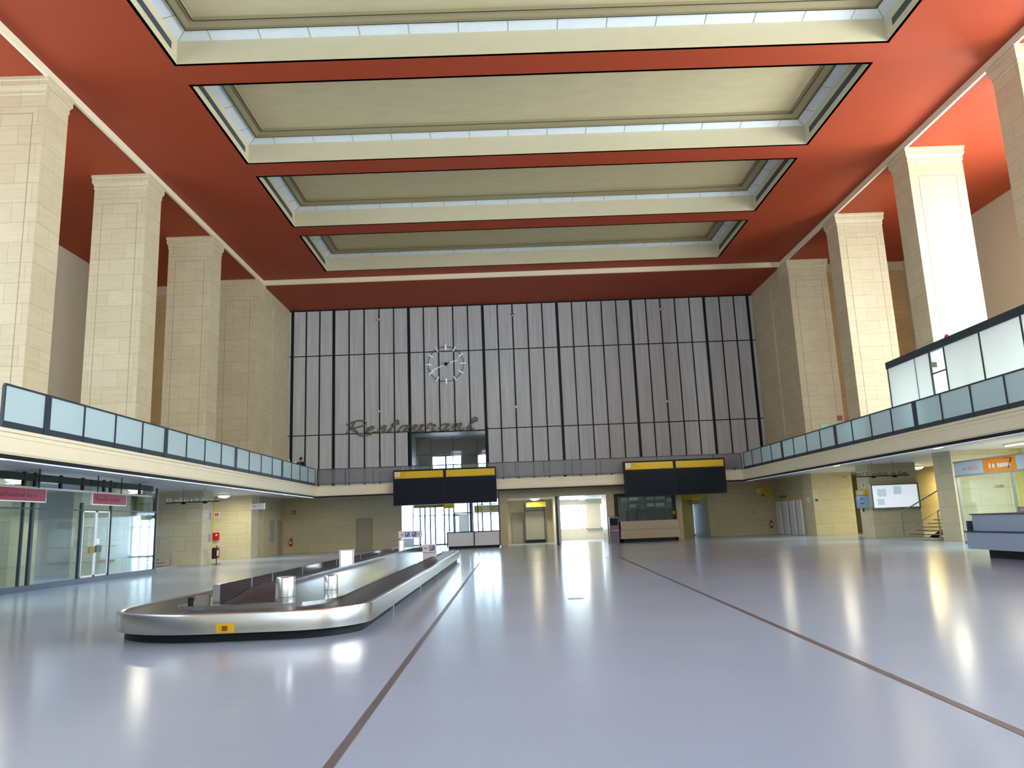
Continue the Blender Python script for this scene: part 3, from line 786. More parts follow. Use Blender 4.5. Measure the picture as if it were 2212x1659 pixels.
# entrance A: glazed wall far behind, doors
rmA = MB(); rmA.box(-8.2, -7.95, YB + .4, 64, 0, 3.4); rmA.box(-.6, -.1, YB + .4, 64, 0, 3.25)
struct('wall_entrance', rmA, 'soffit')
g = empty('window_22', (-4, 63.00, 0), kind='structure')
fr = MB()
for x in (-7.95, -7.35, -6.95, -6.5, -6.1, -5.35, -4.95, -4.55, -3.4, -3.0, -2.2, -1.5, -.8): fr.box(x - .06, x + .06, 62.90, 63.00, 0, 3.4)
fr.box(-7.95, -.3, 62.90, 63.00, 0, .12); fr.box(-7.95, -.3, 62.90, 63.00, 2.4, 2.46); fr.box(-4.65, -3.35, 62.86, 63.00, 2.30, 2.42)
fr.build('window_frame', 'bluegrey', g); box(-7.95, -.3, 62.94, 62.96, 0, 3.4).build('window_glass', 'clear', g)
dr = empty('door_2', (-4.0, 62.80, 0), kind='structure')
f = MB(); f.box(-4.62, -4.54, 62.70, 62.80, 0, 2.4); f.box(-3.46, -3.38, 62.70, 62.80, 0, 2.4); f.box(-4.62, -3.38, 62.70, 62.80, 2.3, 2.4); f.box(-4.62, -3.38, 62.70, 62.80, 0, .1)
f.build('door_frame', 'bluegrey', dr); box(-4.54, -3.46, 62.74, 62.76, .1, 2.3).build('door_glass', 'clear', dr)
ol = empty('hanging_sign', (-5.2, 57.6, 2.9), 'brown and yellow hanging sign against the bright entrance', 'sign', 'yellow direction signs')
MB().box(-7.2, -4.9, 57.55, 57.7, 2.95, 3.2).build('panel', 'brownyellow', ol)
MB().box(-4.9, -4.1, 57.53, 57.72, 2.85, 3.2).build('pictogram_panel', 'yellow', ol)
h = MB(); h.box(-6.8, -6.77, 57.6, 57.63, 3.2, 3.4); h.box(-4.6, -4.57, 57.6, 57.63, 3.2, 3.4); h.build('hanger_rod', 'black', ol)

# kiosk in the entrance
kx0, kx1, ky0, ky1 = -4.22, -.66, 51.7, 53.9
kk = empty('entrance_kiosk', ((kx0 + kx1) / 2, 52.8, 0), 'glazed kiosk with pale lower panels and dark frame beside the entrance', 'kiosk')
MB().box(kx0 + .05, kx1 - .05, ky0 + .05, ky1, 0, .17).build('plinth', 'black', kk)
xm = -2.40
for a, b in ((kx0 + .04, xm - .03), (xm + .03, kx1 - .04)):
    MB().box(a, b, ky0 + .02, ky0 + .06, .17, 1.06).build('lower_panel', 'paperwhite' if a > -3 else 'paperwhite', kk)
f = MB()
for x, zt in ((kx0, 1.1), (kx1, 3.9), (xm, 1.1)): f.box(x - .04, x + .04, ky0, ky0 + .08, .1, zt)
f.box(kx0, kx1, ky0, ky0 + .08, 1.06, 1.13); f.box(-2.05, kx1, ky0, ky0 + .08, 2.88, 2.93)
f.box(-2.15, -2.07, ky0, ky0 + .08, 1.1, 3.9); f.box(kx0, kx0 + .06, ky0, ky1, 1.06, 1.13); f.box(-3.7, -3.64, ky0, ky0 + .06, 1.1, 2.35); f.box(-3.7, -2.5, ky0, ky0 + .06, 2.33, 2.41)
f.box(-2.68, -2.5, ky0, ky0 + .1, 1.1, 3.9)
f.build('frame', 'navy', kk)
MB().box(-2.05, kx1, ky0 + .03, ky0 + .045, 1.13, 3.9).build('glass_panel', 'clear', kk)
MB().box(-3.42, -2.7, ky0 + .03, ky0 + .05, 1.13, 2.3).build('notice_panel', 'frostwhite', kk)
sg = MB().box(-2.4, kx1 - .06, 52.6, 52.66, 2.35, 2.86); sg.build('sign_band', 'paperwhite', kk)
pt = MB(); pt.lathe((-1.15, 52.59, 2.62), [(.21, -.005), (.21, .005)], 20, 'Y'); pt.lathe((-1.95, 52.59, 2.60), [(.16, -.005), (.16, .005)], 20, 'Y'); pt.box(-2.4, -2.2, 52.58, 52.6, 2.4, 2.75)
pt.build('yellow_patch', 'yellow', kk)
MB().box(-2.4, kx1 - .1, 52.7, 53.3, 1.0, 1.1).build('counter', 'paperwhite', kk)

# corridor C with windows
co = MB(); co.box(3.35, 3.55, 59.4, 62, 0, CZ); co.box(8.9, 9.1, 53.9, 62, 0, CZ)
co.box(3.5, 9, 62, 62.25, 0, .88); co.box(3.5, 9, 62, 62.25, 2.87, CZ); co.box(6.3, 7.45, 61.7, 62.25, .88, 2.87)
struct('wall_corridor', co, 'plain')
for i, (a, b) in enumerate(((3.55, 6.3), (7.45, 8.9))):
    g = empty('window_%d' % (23 + i), ((a + b) / 2, 62.1, .88), kind='structure')
    f = MB(); f.box(a, a + .06, 62.05, 62.15, .88, 2.87); f.box(b - .06, b, 62.05, 62.15, .88, 2.87); f.box(a, b, 62.05, 62.15, .88, .95); f.box(a, b, 62.05, 62.15, 2.8, 2.87)
    if i == 0: f.box(5.95, 6.02, 62.05, 62.15, .88, 2.87)
    f.build('window_frame', 'white', g); box(a, b, 62.09, 62.11, .9, 2.85).build('window_glass', 'clear', g)
gd = empty('door_3', (3.3, 52.2, 0), kind='structure')
f = MB(); f.box(3.22, 3.32, 51.3, 51.36, 0, 3.25); f.box(3.22, 3.32, 52.3, 52.36, 0, 3.25); f.box(3.22, 3.32, 51.3, 52.36, 3.17, 3.25); f.box(3.22, 3.32, 51.3, 52.36, 0, .1)
f.build('door_frame', 'navy', gd); box(3.265, 3.275, 51.36, 52.3, .1, 3.17).build('door_glass', 'shopglass', gd)
cw = empty('ticket_machine', (6.95, 50.9, 0), 'dark grey purple cabinet standing against the pier beside the beige counter', 'cabinet')
MB().box(6.68, 7.30, 50.75, 51.28, .0, 1.72).build('cabinet_body', 'purple', cw, bevel=.02)
MB().box(6.74, 7.24, 50.74, 50.75, 1.15, 1.6).build('screen', 'flaps', cw)
MB().box(6.8, 7.3, 50.62, 50.75, .78, .81).build('shelf', 'alu', cw)

# beige counter with glass case
dk = empty('glazed_counter', (9.5, 51.9, 0), 'beige two-tier counter with black plinth and tall glass case below the right flight board', 'counter')
MB().box(7.55, 11.0, 50.75, 51.95, 0, .24).build('plinth', 'black', dk)
MB().box(7.38, 11.35, 50.6, 51.98, .24, .80).build('lower_tier', 'deskbeige', dk)
MB().box(7.42, 11.30, 50.64, 51.98, .80, .84).build('shadow_joint', 'khakidark', dk)
MB().box(7.42, 11.25, 50.66, 51.98, .84, 1.38).build('upper_tier', 'deskbeige', dk)
MB().box(9.32, 9.335, 50.59, 50.6, .24, .8).build('panel_joint', 'khakidark', dk)
f = MB()
for x in (7.5, 8.05, 9.1, 10.55, 11.2): f.box(x - .025, x + .025, 50.72, 50.77, 1.38, 3.08)
f.box(7.5, 11.2, 50.72, 50.77, 3.02, 3.08); f.box(8.05, 9.1, 50.72, 50.77, 2.48, 2.54); f.box(11.17, 11.22, 50.77, 51.9, 3.02, 3.08); f.box(11.17, 11.22, 51.8, 51.9, 1.38, 3.08)
f.build('case_frame', 'navy', dk)
MB().box(7.5, 11.2, 50.74, 50.75, 1.38, 3.02).build('case_glass', 'shopglass', dk)
for a, b, z in ((8.2, 8.8, 2.75), (9.4, 9.9, 2.75), (10.0, 10.7, 2.75), (9.4, 9.9, 2.30), (10.0, 10.6, 2.3), (8.2, 8.7, 2.3), (10.8, 11.1, 2.6)):
    MB().box(a, b, 51.5, 51.53, z, z + .22).build('price_panel', 'paperwhite', dk)
MB().box(7.5, 11.2, 51.85, 51.95, 1.38, 3.02).build('back_partition', 'grey', dk)
MB().box(8.0, 11.1, 51.6, 51.85, 1.38, 2.15).build('storage_shelves', 'frostgrey', dk)
MB().box(11.0, 11.18, 51.0, 51.03, 1.75, 1.95).build('notice_card', 'yellow', dk)

# passage E
pe = MB(); pe.box(11.9, 14.1, 58.0, 58.3, 0, CZ); pe.box(11.7, 11.9, 53.9, 58.3, 0, CZ)
struct('wall_passage', pe, 'yellowwall')
pe = MB(); pe.box(14.85, 15.05, YB + .4, 61.0, 0, CZ); pe.box(15.05, 15.9, 60.8, 61.0, 0, CZ); pe.box(13.9, 14.1, 58.3, 61.3, 0, CZ)
struct('wall_passage_side', pe, 'soffit')
dr = empty('door_4', (14.5, 61.2, 0), kind='structure')
f = MB(); f.box(14.1, 14.16, 61.1, 61.2, 0, CZ); f.box(14.4, 14.46, 61.1, 61.2, 0, 2.8); f.box(14.1, 15.9, 61.1, 61.2, 2.68, 2.8); f.box(14.1, 15.9, 61.1, 61.2, 0, .14); f.box(14.1, 15.9, 61.1, 61.2, 1.3, 1.36)
f.build('door_frame', 'navy', dr); box(14.1, 15.9, 61.14, 61.16, 0, CZ).build('door_glass', 'frostwhite', dr)
s = empty('hanging_sign', (13.0, 53.5, 2.7), 'long olive yellow sign hung across the passage right of the beige counter', 'sign', 'yellow direction signs')
MB().box(12.0, 13.95, 53.35, 53.45, 2.74, 3.06).build('panel', 'yellowdark', s)
h = MB(); h.box(12.4, 12.43, 53.38, 53.42, 3.06, 4.0); h.box(13.5, 13.53, 53.38, 53.42, 3.06, 4.0); h.build('hanger_rod', 'black', s)
s = empty('hanging_sign', (14.2, 57.25, 2.4), 'small bright yellow sign inside the passage above the glass door', 'sign', 'yellow direction signs')
MB().box(13.9, 14.5, 57.2, 57.3, 2.42, 2.8).build('panel', 'yellow', s)
h = MB(); h.box(14.18, 14.21, 57.23, 57.27, 2.8, CZ); h.build('hanger_rod', 'black', s)

# things on the left of the end wall
dr = empty('door_5', (-10.7, YB - .02, 0), kind='structure')
MB().box(-11.34, -10.12, YB - .03, YB, 0, 2.35).build('door_frame', 'khakidark', dr)
MB().box(-11.26, -10.2, YB - .05, YB - .02, .02, 2.28).build('door_leaf', 'doortan', dr)
MB().bar((-10.4, YB - .1, 1.02), (-10.28, YB - .1, 1.02), .025).build('door_handle', 'alu', dr)
def extinguisher(loc, label, m='redgloss'):
    x, y, z = loc
    r = empty('fire_extinguisher', loc, label, 'fire extinguisher', 'wall fire extinguishers')
    MB().lathe((x, y, z), [(.075, 0), (.085, .02), (.085, .42), (.06, .48), (.03, .50), (.03, .53)], 20).build('cylinder', m, r, smooth=True)
    MB().box(x - .02, x + .07, y - .02, y + .02, z + .53, z + .56).bar((x - .02, y, z + .56), (x + .09, y, z + .60), .02).build('valve_handle', 'black', r)
    MB().bar((x + .05, y, z + .53), (x + .105, y - .02, z + .35), .02).bar((x + .105, y - .02, z + .35), (x + .10, y - .02, z + .1), .02).build('hose', 'black', r)
    MB().box(x - .05, x + .05, y - .088, y - .083, z + .18, z + .34).build('instruction_label', 'paperwhite', r)
    MB().box(x - .03, x + .03, y + .07, y + .13, z + .3, z + .36).build('wall_hook', 'black', r)
    return r
extinguisher((-16.08, YB - .13, .52), 'red fire extinguisher on the end wall left of the tan door')
extinguisher((19.38, YB - .13, .45), 'brownish red fire extinguisher on the end wall below the yellow wall sign', 'redbrown')
s = empty('fire_alarm_sign', (-15.95, YB - .01, 2.8), 'small brownish square sign high on the end wall above the extinguisher', 'sign')
MB().box(-16.09, -15.81, YB - .02, YB, 2.84, 3.10).build('plate', 'redbrown', s)
MB().box(-16.03, -15.87, YB - .026, YB - .02, 2.90, 3.04).build('pictogram', 'ochre', s)
# side wall under the left balcony
struct('wall_left_ground', MB().box(XL - .3, XL - .1, 50.6, 51.6, 0, 4.0).box(XL - .3, XL, 51.6, YB, 0, 4.0), 'stone2')
dr = empty('door_6', (XL, 55.3, 0), kind='structure')
MB().box(XL, XL + .03, 54.8, 55.8, 0, 2.38).build('door_leaf', 'doortan', dr)
pn = empty('service_hatch', (XL, 53.5, .9), 'narrow grey service hatch in the stone wall beside the side door', 'hatch')
MB().box(XL, XL + .03, 53.0, 54.0, .88, 2.38).build('hatch_panel', 'grey', pn); MB().box(XL + .03, XL + .045, 53.85, 53.9, 1.55, 1.7).build('handle', 'alu', pn)
# right end: yellow wall sign, grille, lockers
s = empty('wall_sign', (19.0, YB - .03, 2.95), 'small bright yellow sign with white pictogram high on the dark end wall', 'sign')
MB().box(18.5, 19.6, YB - .06, YB, 2.95, 3.44).build('panel', 'yellow', s)
MB().box(18.56, 18.88, YB - .07, YB - .06, 3.02, 3.37).build('pictogram_panel', 'paperwhite', s)
a_ = MB(); a_.bar((18.65, YB - .075, 3.12), (18.79, YB - .075, 3.26), .03, .01); a_.build('pictogram', 'ink', s)
MB().lathe((19.0, YB - .06, 2.86), [(.09, -.02), (.09, .05)], 14, 'Y').build('red_bell', 'redbrown', s)
s = empty('switch_plate', (18.2, YB - .01, 1.67), 'small pale switch plate on the dark end wall below the yellow sign', 'switch')
MB().box(18.1, 18.42, YB - .02, YB, 1.5, 1.78).build('plate', 'deskbeige', s); MB().box(18.18, 18.24, YB - .03, YB - .02, 1.58, 1.7).box(18.28, 18.34, YB - .03, YB - .02, 1.58, 1.7).build('rocker', 'khakidark', s)
struct('wall_right_ground', MB().box(XR + .02, XR + .3, 50.6, YB, 0, 4.0), 'stone2')
lk = empty('leaning_panel_stack', (XR - .1, 52, 0), 'row of four tall pale panels standing against the side wall by the right pillar', 'panels')
for i in range(4):
    y0 = 51.1 + i * 1.32
    MB().prism([(XR - .02, y0), (XR - .14, y0), (XR - .14, y0 + .85), (XR - .02, y0 + .85)], .02, 2.35).build('panel', 'soffit', lk)
s = empty('ventilation_grille', (XR, 54.6, 2.7), 'small dark oval ventilation grille above the pale panels', 'grille')
MB().box(XR - .03, XR + .02, 54.0, 55.25, 2.58, 2.76).build('grille_plate', 'letters', s, bevel=.01)
for px_, z_ in ((-.02, 0),):
    s = empty('notice_frame', (XR, 49.95, 2.1), 'small pale framed notice on the side of the yellowish right pillar', 'notice')
    MB().box(XR - .03, XR, 49.65, 50.25, 2.05, 2.55).build('frame', 'deskbeige', s); MB().box(XR - .035, XR - .03, 49.72, 50.18, 2.12, 2.48).build('sheet', 'soffit', s)
s = empty('small_wall_plate', (20.1, 49.19, 2.27), 'tiny dark plate on the front of the yellowish right pillar', 'plate')
MB().box(19.98, 20.16, 49.17, 49.2, 2.20, 2.32).build('dark_field', 'ink', s); MB().box(20.16, 20.30, 49.17, 49.2, 2.20, 2.32).build('light_field', 'soffit', s)
s = empty('security_camera', (22.0, 49.0, 3.8), 'small ceiling-corner camera above the yellowish right pillar', 'camera')
MB().bar((22.0, 49.2, 3.75), (22.0, 48.95, 3.7), .04).build('arm', 'grey', s); MB().box(21.85, 22.05, 48.75, 48.95, 3.62, 3.74).build('camera_body', 'deskbeige', s)

# ------------------------------------------------------------ left side: hanging letters, arrow sign, extinguisher stand, hose box
def letter_rail(name, x0, x1, y, z, seed, label, flip):
    r = empty(name, ((x0 + x1) / 2, y, z), label, 'sign', 'hanging letter rails')
    MB().box(x0, x1, y - .03, y + .03, z - .03, z + .02).build('rail', 'black', r)
    for x in (x0 + .32 * (x1 - x0), x0 + .72 * (x1 - x0)):
        MB().lathe((x, y, 0), [(.022, z), (.022, 4.0)], 10).build('hanger_rod', 'grey', r)
        MB().box(x - .07, x + .13, y - .06, y + .06, z - .10, z - .03).build('clamp', 'black', r)
    m_ = MB()
    rough_print(m_, x0 + .03, x1 - .02, z + .13, .19, lambda q, u0, u1, a, b: q.box(u0, u0 + (u1 - u0) * .32, y - .02, y + .02, a, b).box(u0, u1, y - .02, y + .02, b - .035, b).box(u0, u1, y - .02, y + .02, a, a + .03), seed, .3)
    m_.build('raised_lettering', 'letters' if flip else 'alu', r)
letter_rail('hanging_lettering', -17.6, -14.85, 39.0, 3.28, 11, 'rail of small metal letters hung in front of the left pillar by the stairs', False)
letter_rail('hanging_lettering', 18.25, 21.05, 39.4, 3.25, 12, 'rail of small brown letters hung in front of the illuminated poster case', True)
s = empty('arrow_sign', (-14.8, 45.0, 2.95), 'small white hanging sign with an arrow in front of the left side wall', 'sign')
MB().box(-15.22, -14.44, 44.97, 45.03, 2.95, 3.3).build('panel', 'paperwhite', s)
a_ = MB(); arrow(a_, -15.02, 44.97, 3.12, .16, -1); a_.build('arrow', 'ink', s)
a_ = MB(); a_.bar((-14.78, 44.96, 3.06), (-14.66, 44.96, 3.2), .035, .01); a_.build('pictogram', 'blue', s)
MB().box(-14.85, -14.82, 44.99, 45.01, 3.3, 4.0).build('hanger_rod', 'alu', s)

PF = 49.2
bx = empty('fire_hose_box', (-18.85, PF, 1.3), 'red fire call box on a yellow conduit on the yellowish left pillar', 'fire box')
MB().box(-19.08, -18.66, PF - .2, PF, 1.25, 1.70).build('box_body', 'redgloss', bx, bevel=.015)
MB().box(-18.84, -18.74, PF - .21, PF - .2, 1.5, 1.6).build('glass_pane', 'white', bx)
MB().box(-19.12, -19.07, PF - .05, PF, .3, 3.95).build('conduit', 'yellow', bx)
s = empty('fire_sign', (-18.9, PF, 2.8), 'small square red and white fire symbol sign on the yellowish left pillar', 'sign', 'small symbol signs on the left pillars')
MB().box(-19.04, -18.70, PF - .02, PF, 2.68, 3.0).build('plate', 'paperwhite', s)
MB().box(-18.98, -18.89, PF - .025, PF - .02, 2.74, 2.94).box(-18.85, -18.76, PF - .025, PF - .02, 2.74, 2.94).build('symbol', 'redgloss', s)
s = empty('symbol_sign', (XL + .01, 41.9, 2.7), 'small round red symbol sign on the inner side of the third left pillar', 'sign', 'small symbol signs on the left pillars')
MB().box(XL, XL + .02, 41.65, 42.05, 2.6, 2.9).build('plate', 'paperwhite', s)
t_ = torus((0, 0, 0), .09, .02, 20, 6); t_.v = [(XL + .025 + v[1] * .3, 41.85 + v[0], 2.75 + v[2]) for v in t_.v]; t_.build('symbol', 'redgloss', s)
s = empty('vent_plate', (XL + .01, 42.5, 2.5), 'two narrow grey plates on the inner side of the third left pillar', 'plate')
MB().box(XL, XL + .02, 42.3, 42.52, 2.4, 2.8).build('upper_plate', 'grey', s); MB().box(XL, XL + .02, 42.3, 42.55, 1.2, 1.62).build('lower_plate', 'grey', s)
st = empty('extinguisher_stand', (-15.95, 41.7, 0), 'floor stand with a black bin and a red extinguisher beside the third left pillar', 'stand')
MB().lathe((-15.95, 41.7, 0), [(.24, 0), (.24, .02), (.05, .035)], 24).build('foot', 'black', st)
MB().lathe((-15.95, 41.7, 0), [(.025, .02), (.025, 1.0)], 12).build('pole', 'black', st)
MB().lathe((-16.06, 41.62, 0), [(.10, .30), (.115, .32), (.115, .82), (.08, .88), (.03, .9)], 20).build('black_cylinder', 'black', st, smooth=True)
MB().lathe((-15.84, 41.62, 0), [(.07, .34), (.085, .36), (.085, .78), (.05, .84), (.025, .9)], 20).build('red_cylinder', 'redgloss', st, smooth=True)
MB().box(-15.88, -15.76, 41.525, 41.535, .45, .75).build('label_panel', 'paperwhite', st)

# ------------------------------------------------------------ stairs
def stairs(name, xs, s, y0, y1, label, n=7):
    r = empty(name, (xs, (y0 + y1) / 2, 0), label, 'stairs', 'open stairs up to the balcony')
    MB().box(xs - s * .35, xs + s * 1.1, y0, y1, 0, .10).build('base_plinth', 'grey', r)
    for i in range(n):
        z = .27 + i * .165; x = xs + s * (.28 + i * .33)
        MB().box(x, x + s * .34, y0 + .05, y1 - .05, z - .05, z).build('tread', 'inlay', r)
    MB().bar((xs + s * .5, (y0 + y1) / 2, .08), (xs + s * (.5 + n * .33), (y0 + y1) / 2, .08 + n * .165), .25, .16).build('stringer', 'navy', r)
    for y in (y0 + .06, y1 - .06):
        MB().bar((xs, y, .1), (xs, y, 1.34), .05).build('newel_post', 'alu', r)
        e = Vector((xs + s * n * .33, y, 1.36 + n * .165))
        MB().bar((xs, y, 1.34), e, .05).build('handrail', 'alu', r)
        MB().bar((xs, y, .36), e - Vector((0, 0, .95)), .025).build('lower_rail', 'alu', r)
        MB().bar(e, e - Vector((0, 0, 1.3)), .04).build('end_post', 'grey', r)
        MB().quad((xs, y, .36), (e.x, y, e.z - .95), (e.x, y, e.z), (xs, y, 1.34)).build('infill_panel', 'clear', r)
stairs('staircase', 19.95, 1, 35.2, 38.6, 'open staircase with pale handrail between the second and third right pillars')
stairs('staircase', -17.75, -1, 37.0, 40.2, 'open staircase with thin handrail at the far end of the glass shopfront')
ar = MB(); ar.box(26.2, 26.4, 35.0, 50, 0, 4.0); struct('wall_right_stair', ar, 'ochre')
ar = MB(); ar.box(-22.2, -22.0, 22, 47, 0, 4.0); struct('wall_left_stair', ar, 'white')

# ------------------------------------------------------------ poster case and telephone on the third right pillar
pc = empty('poster_case', (21, 41.3, 1.5), 'large lit white poster case on the front of the third right pillar', 'poster case')
x0, x1, y0, z0, z1 = 19.85, 22.42, 41.18, 1.56, 2.86
MB().box(x0, x1, y0 + .03, 41.35, z0, z1).build('case_body', 'alu', pc)
f = MB(); f.box(x0 - .03, x0 + .05, y0, 41.35, z0 - .04, z1 + .04); f.box(x1 - .05, x1 + .03, y0, 41.35, z0 - .04, z1 + .04); f.box(x0, x1, y0, 41.35, z1 - .04, z1 + .04); f.box(x0, x1, y0, 41.35, z0 - .04, z0 + .04)
f.build('case_frame', 'alu', pc)
MB().box(x0 + .06, x1 - .06, y0 + .02, y0 + .03, z0 + .05, z1 - .05).build('lit_face', 'lightbox', pc)
for a, b, c, d in ((20.15, 20.65, 2.2, 2.62), (21.05, 21.5, 2.3, 2.74), (20.1, 20.5, 1.75, 2.1)):
    MB().box(a, b, y0 + .014, y0 + .02, c, d).build('faded_poster', 'posterblue', pc)
ph = empty('wall_telephone', (XR, 42.10, 1.6), 'light blue wall unit with yellow header on the side of the third right pillar', 'telephone')
MB().box(XR - .24, XR, 41.60, 42.65, 1.62, 2.32).build('blue_housing', 'phoneblue', ph, bevel=.03)
MB().box(XR - .2, XR, 41.60, 42.65, 2.34, 2.62).build('header_panel', 'yellow', ph)
MB().box(XR - .22, XR - .2, 41.80, 42.40, 2.36, 2.55).build('header_figures', 'signblue', ph)
MB().box(XR - .27, XR - .24, 42.20, 42.32, 2.08, 2.3).build('display', 'white', ph)
bt = MB()
for i in range(3):
    for j in range(2): bt.box(XR - .255, XR - .24, 41.75 + i * .14, 41.80 + i * .14, 1.85 + j * .25, 1.92 + j * .25)
bt.build('buttons', 'navy', ph)
MB().box(XR - .15, XR - .10, 42.10, 42.16, 1.42, 1.62).build('cable_stub', 'black', ph)
s = empty('symbol_sign', (XR, 42.00, 2.9), 'small pale square sign with a dark ring above the light blue wall unit', 'sign')
MB().box(XR - .02, XR, 41.70, 42.30, 2.72, 3.08).build('plate', 'soffit', s)
t_ = torus((0, 0, 0), .08, .02, 20, 6); t_.v = [(XR - .025 + v[1] * .3, 42.00 + v[0], 2.9 + v[2]) for v in t_.v]; t_.build('ring_symbol', 'ink', s)

# ------------------------------------------------------------ right shop: counter, sign band, glazing
kc = empty('service_counter', (14.8, 20.6, 0), 'pale blue two-tier counter with black plinth below the orange sign', 'counter')
MB().box(14.5, 15.6, 17.0, 23.15, 0, .26).build('plinth', 'black', kc)
MB().box(14.12, 15.8, 17.0, 23.55, .26, .76).build('lower_tier', 'paleblue', kc)
MB().box(14.08, 15.8, 17.0, 23.6, .76, .80).build('ledge', 'navy', kc)
MB().box(14.30, 15.8, 17.0, 23.45, .80, 1.28).build('upper_tier', 'paleblue', kc)
MB().box(14.26, 15.85, 17.0, 23.5, 1.28, 1.31).build('counter_top', 'navy', kc)
MB().box(14.16, 14.30, 23.45, 23.55, .80, 1.10).build('end_bracket', 'navy', kc)
for i, (x, y) in enumerate(((15.35, 22.6), (15.45, 21.9))):
    d_ = empty('leaflet_holder', (x, y, 1.31), 'small grey leaflet holder on the pale blue counter, %s' % ('farther of the two' if i == 0 else 'nearer of the two'), 'leaflet holder', 'leaflet holders on the counter')
    MB().box(x - .11, x + .11, y - .1, y + .1, 1.31, 1.34).build('base', 'grey', d_); MB().box(x - .11, x + .11, y + .04, y + .06, 1.34, 1.47).build('back_plate', 'grey', d_)
    MB().box(x - .08, x + .08, y - .02, y + .02, 1.34, 1.43).build('leaflets', 'soffit', d_)
sh = empty('right_shopfront', (19.2, 26, 0), 'brightly lit glazed shopfront under the right balcony behind the pale blue counter', 'shopfront')
MB().box(18.95, 19.15, 18.0, 31.85, 3.34, 3.40).build('top_channel', 'grey', sh)
MB().box(18.95, 19.15, 18.0, 31.85, 2.76, 2.82).build('bottom_channel', 'grey', sh)
for a, b, m_ in ((18.0, 27.9, 'signblue'), (27.9, 29.9, 'orange'), (29.9, 31.85, 'signblue')):
    MB().box(18.98, 19.12, a, b, 2.82, 3.34).build('sign_panel', m_, sh)
pr = MB(); rough_print(pr, 28.2, 29.5, 3.1, .26, lambda q, u0, u1, a, b: q.box(18.96, 18.98, u0, u1, a, b), 4, .1); pr.build('sign_lettering', 'paperwhite', sh)
pr = MB(); rough_print(pr, 30.2, 31.4, 3.08, .2, lambda q, u0, u1, a, b: q.box(18.97, 18.98, u0, u1, a, b), 6, .15); pr.build('sign_lettering', mat('faint_orange_print', (.62, .45, .45), .5), sh)
MB().bar((18.97, 28.15, 3.26), (18.97, 28.35, 2.92), .05, .02).bar((18.97, 28.15, 3.28), (18.97, 28.6, 3.30), .05, .02).build('sign_swash', 'redbrown', sh)
for a, b in ((18.0, 21.4), (21.5, 24.9), (25.0, 28.3), (28.4, 31.8)):
    MB().box(19.04, 19.06, a, b, .1, 2.76).build('glass_panel', 'shopglass', sh)
    MB().box(19.0, 19.1, b, b + .06, 0, 2.76).build('mullion', 'alu', sh)
MB().box(19.0, 19.1, 18.0, 31.85, 0, .1).build('sill', 'grey', sh)
MB().box(18.95, 19.1, 29.0, 29.3, 2.2, 2.3).build('door_closer', 'grey', sh)
struct('wall_right_shop_back', box(23.1, 23.3, 16, 34.9, 0, 4.0), mat('pale_yellow_wall', (.80, .80, .62), .5))
struct('wall_right_shop_end', box(22.5, 23.1, 33.5, 33.7, 0, 4.0), 'yellowwall')
for i, y in enumerate((23.0, 30.0)):
    t_ = empty('fluorescent_batten', (20.6, y, 3.97), 'lit fluorescent batten inside the right shop, %s' % ('nearer one' if i == 0 else 'farther one by the pillar'), 'lamp', 'fluorescent battens in the right shop')
    MB().box(20.5, 20.7, y - .8, y + .8, 3.92, 4.0).build('batten_body', 'white', t_); MB().box(20.56, 20.64, y - .75, y + .75, 3.88, 3.92).build('tube', 'tube', t_)
area('shop_light', (21.0, 27.0, 3.85), (0, 0, 0), 2.5, 9, 520, (1.0, .97, .80))

# ------------------------------------------------------------ left shop front
sx = -15.95
ls = empty('left_shopfront', (sx, 28.2, 0), 'long dark framed glass shopfront under the left balcony', 'shopfront')
Y0, Y1 = 21.5, 34.45
MB().box(sx - .06, sx + .10, Y0, Y1 + .05, 0, .19).build('sill', 'bluegrey', ls)
MB().box(sx - .1, sx + .04, Y0, 33.95, 3.60, 3.84).build('top_beam', 'black', ls)
MB().box(sx - .02, sx + .03, Y0, 33.6, 3.34, 3.41).build('sign_rail', 'soffit', ls)
MB().box(sx - .03, sx + .03, Y0, Y1, 2.66, 2.71).build('transom', 'navy', ls)
for y, w, zt in ((24.98, .05, 3.0), (25.48, .12, 3.0), (28.4, .11, 2.95), (30.48, .05, 2.95), (34.42, .10, 3.75)):
    MB().box(sx - .05, sx + .05, y - w / 2, y + w / 2, .19, zt).build('mullion', 'navy' if w < .11 else 'navy', ls)
for y in (24.91, 25.5, 26.96, 28.35, 29.85, 30.35, 32.76):
    MB().box(sx - .03, sx + .05, y - .06, y + .06, 3.41, 3.88).build('hanger_post', 'black', ls)
for a, b in ((Y0, 24.95), (25.0, 25.42), (25.54, 28.35), (30.5, 34.4)):
    MB().box(sx - .006, sx + .006, a, b, .19, 2.66).build('glass_panel', 'shopglass', ls)
MB().box(sx - .006, sx + .006, Y0, 33.9, 2.71, 3.6).build('transom_glass', 'shopglass', ls)
MB().box(-16.6, sx, 34.44, 34.45, .19, 3.6).build('return_glass', 'shopglass', ls)
MB().box(sx - .5, sx - .45, 33.6, 34.2, 2.7, 3.6).build('yellow_film_panel', 'brownyellow', ls)
for a, b, nm in ((28.5, 29.40, 'far'), (29.46, 30.40, 'near')):
    lf = MB()
    lf.box(sx - .03, sx + .03, a, a + .04, .2, 2.66); lf.box(sx - .03, sx + .03, b - .04, b, .2, 2.66); lf.box(sx - .03, sx + .03, a, b, 2.61, 2.66); lf.box(sx - .03, sx + .03, a, b, .2, .26)
    d_ = lf.build('door_leaf', 'white', ls)
    g_ = MB().box(sx - .005, sx + .005, a + .04, b - .04, .26, 2.61).build('door_glass', 'shopglass', ls)
MB().box(sx + .02, sx + .06, 29.0, 29.38, 1.08, 1.32).build('door_plate', 'brownyellow', ls)
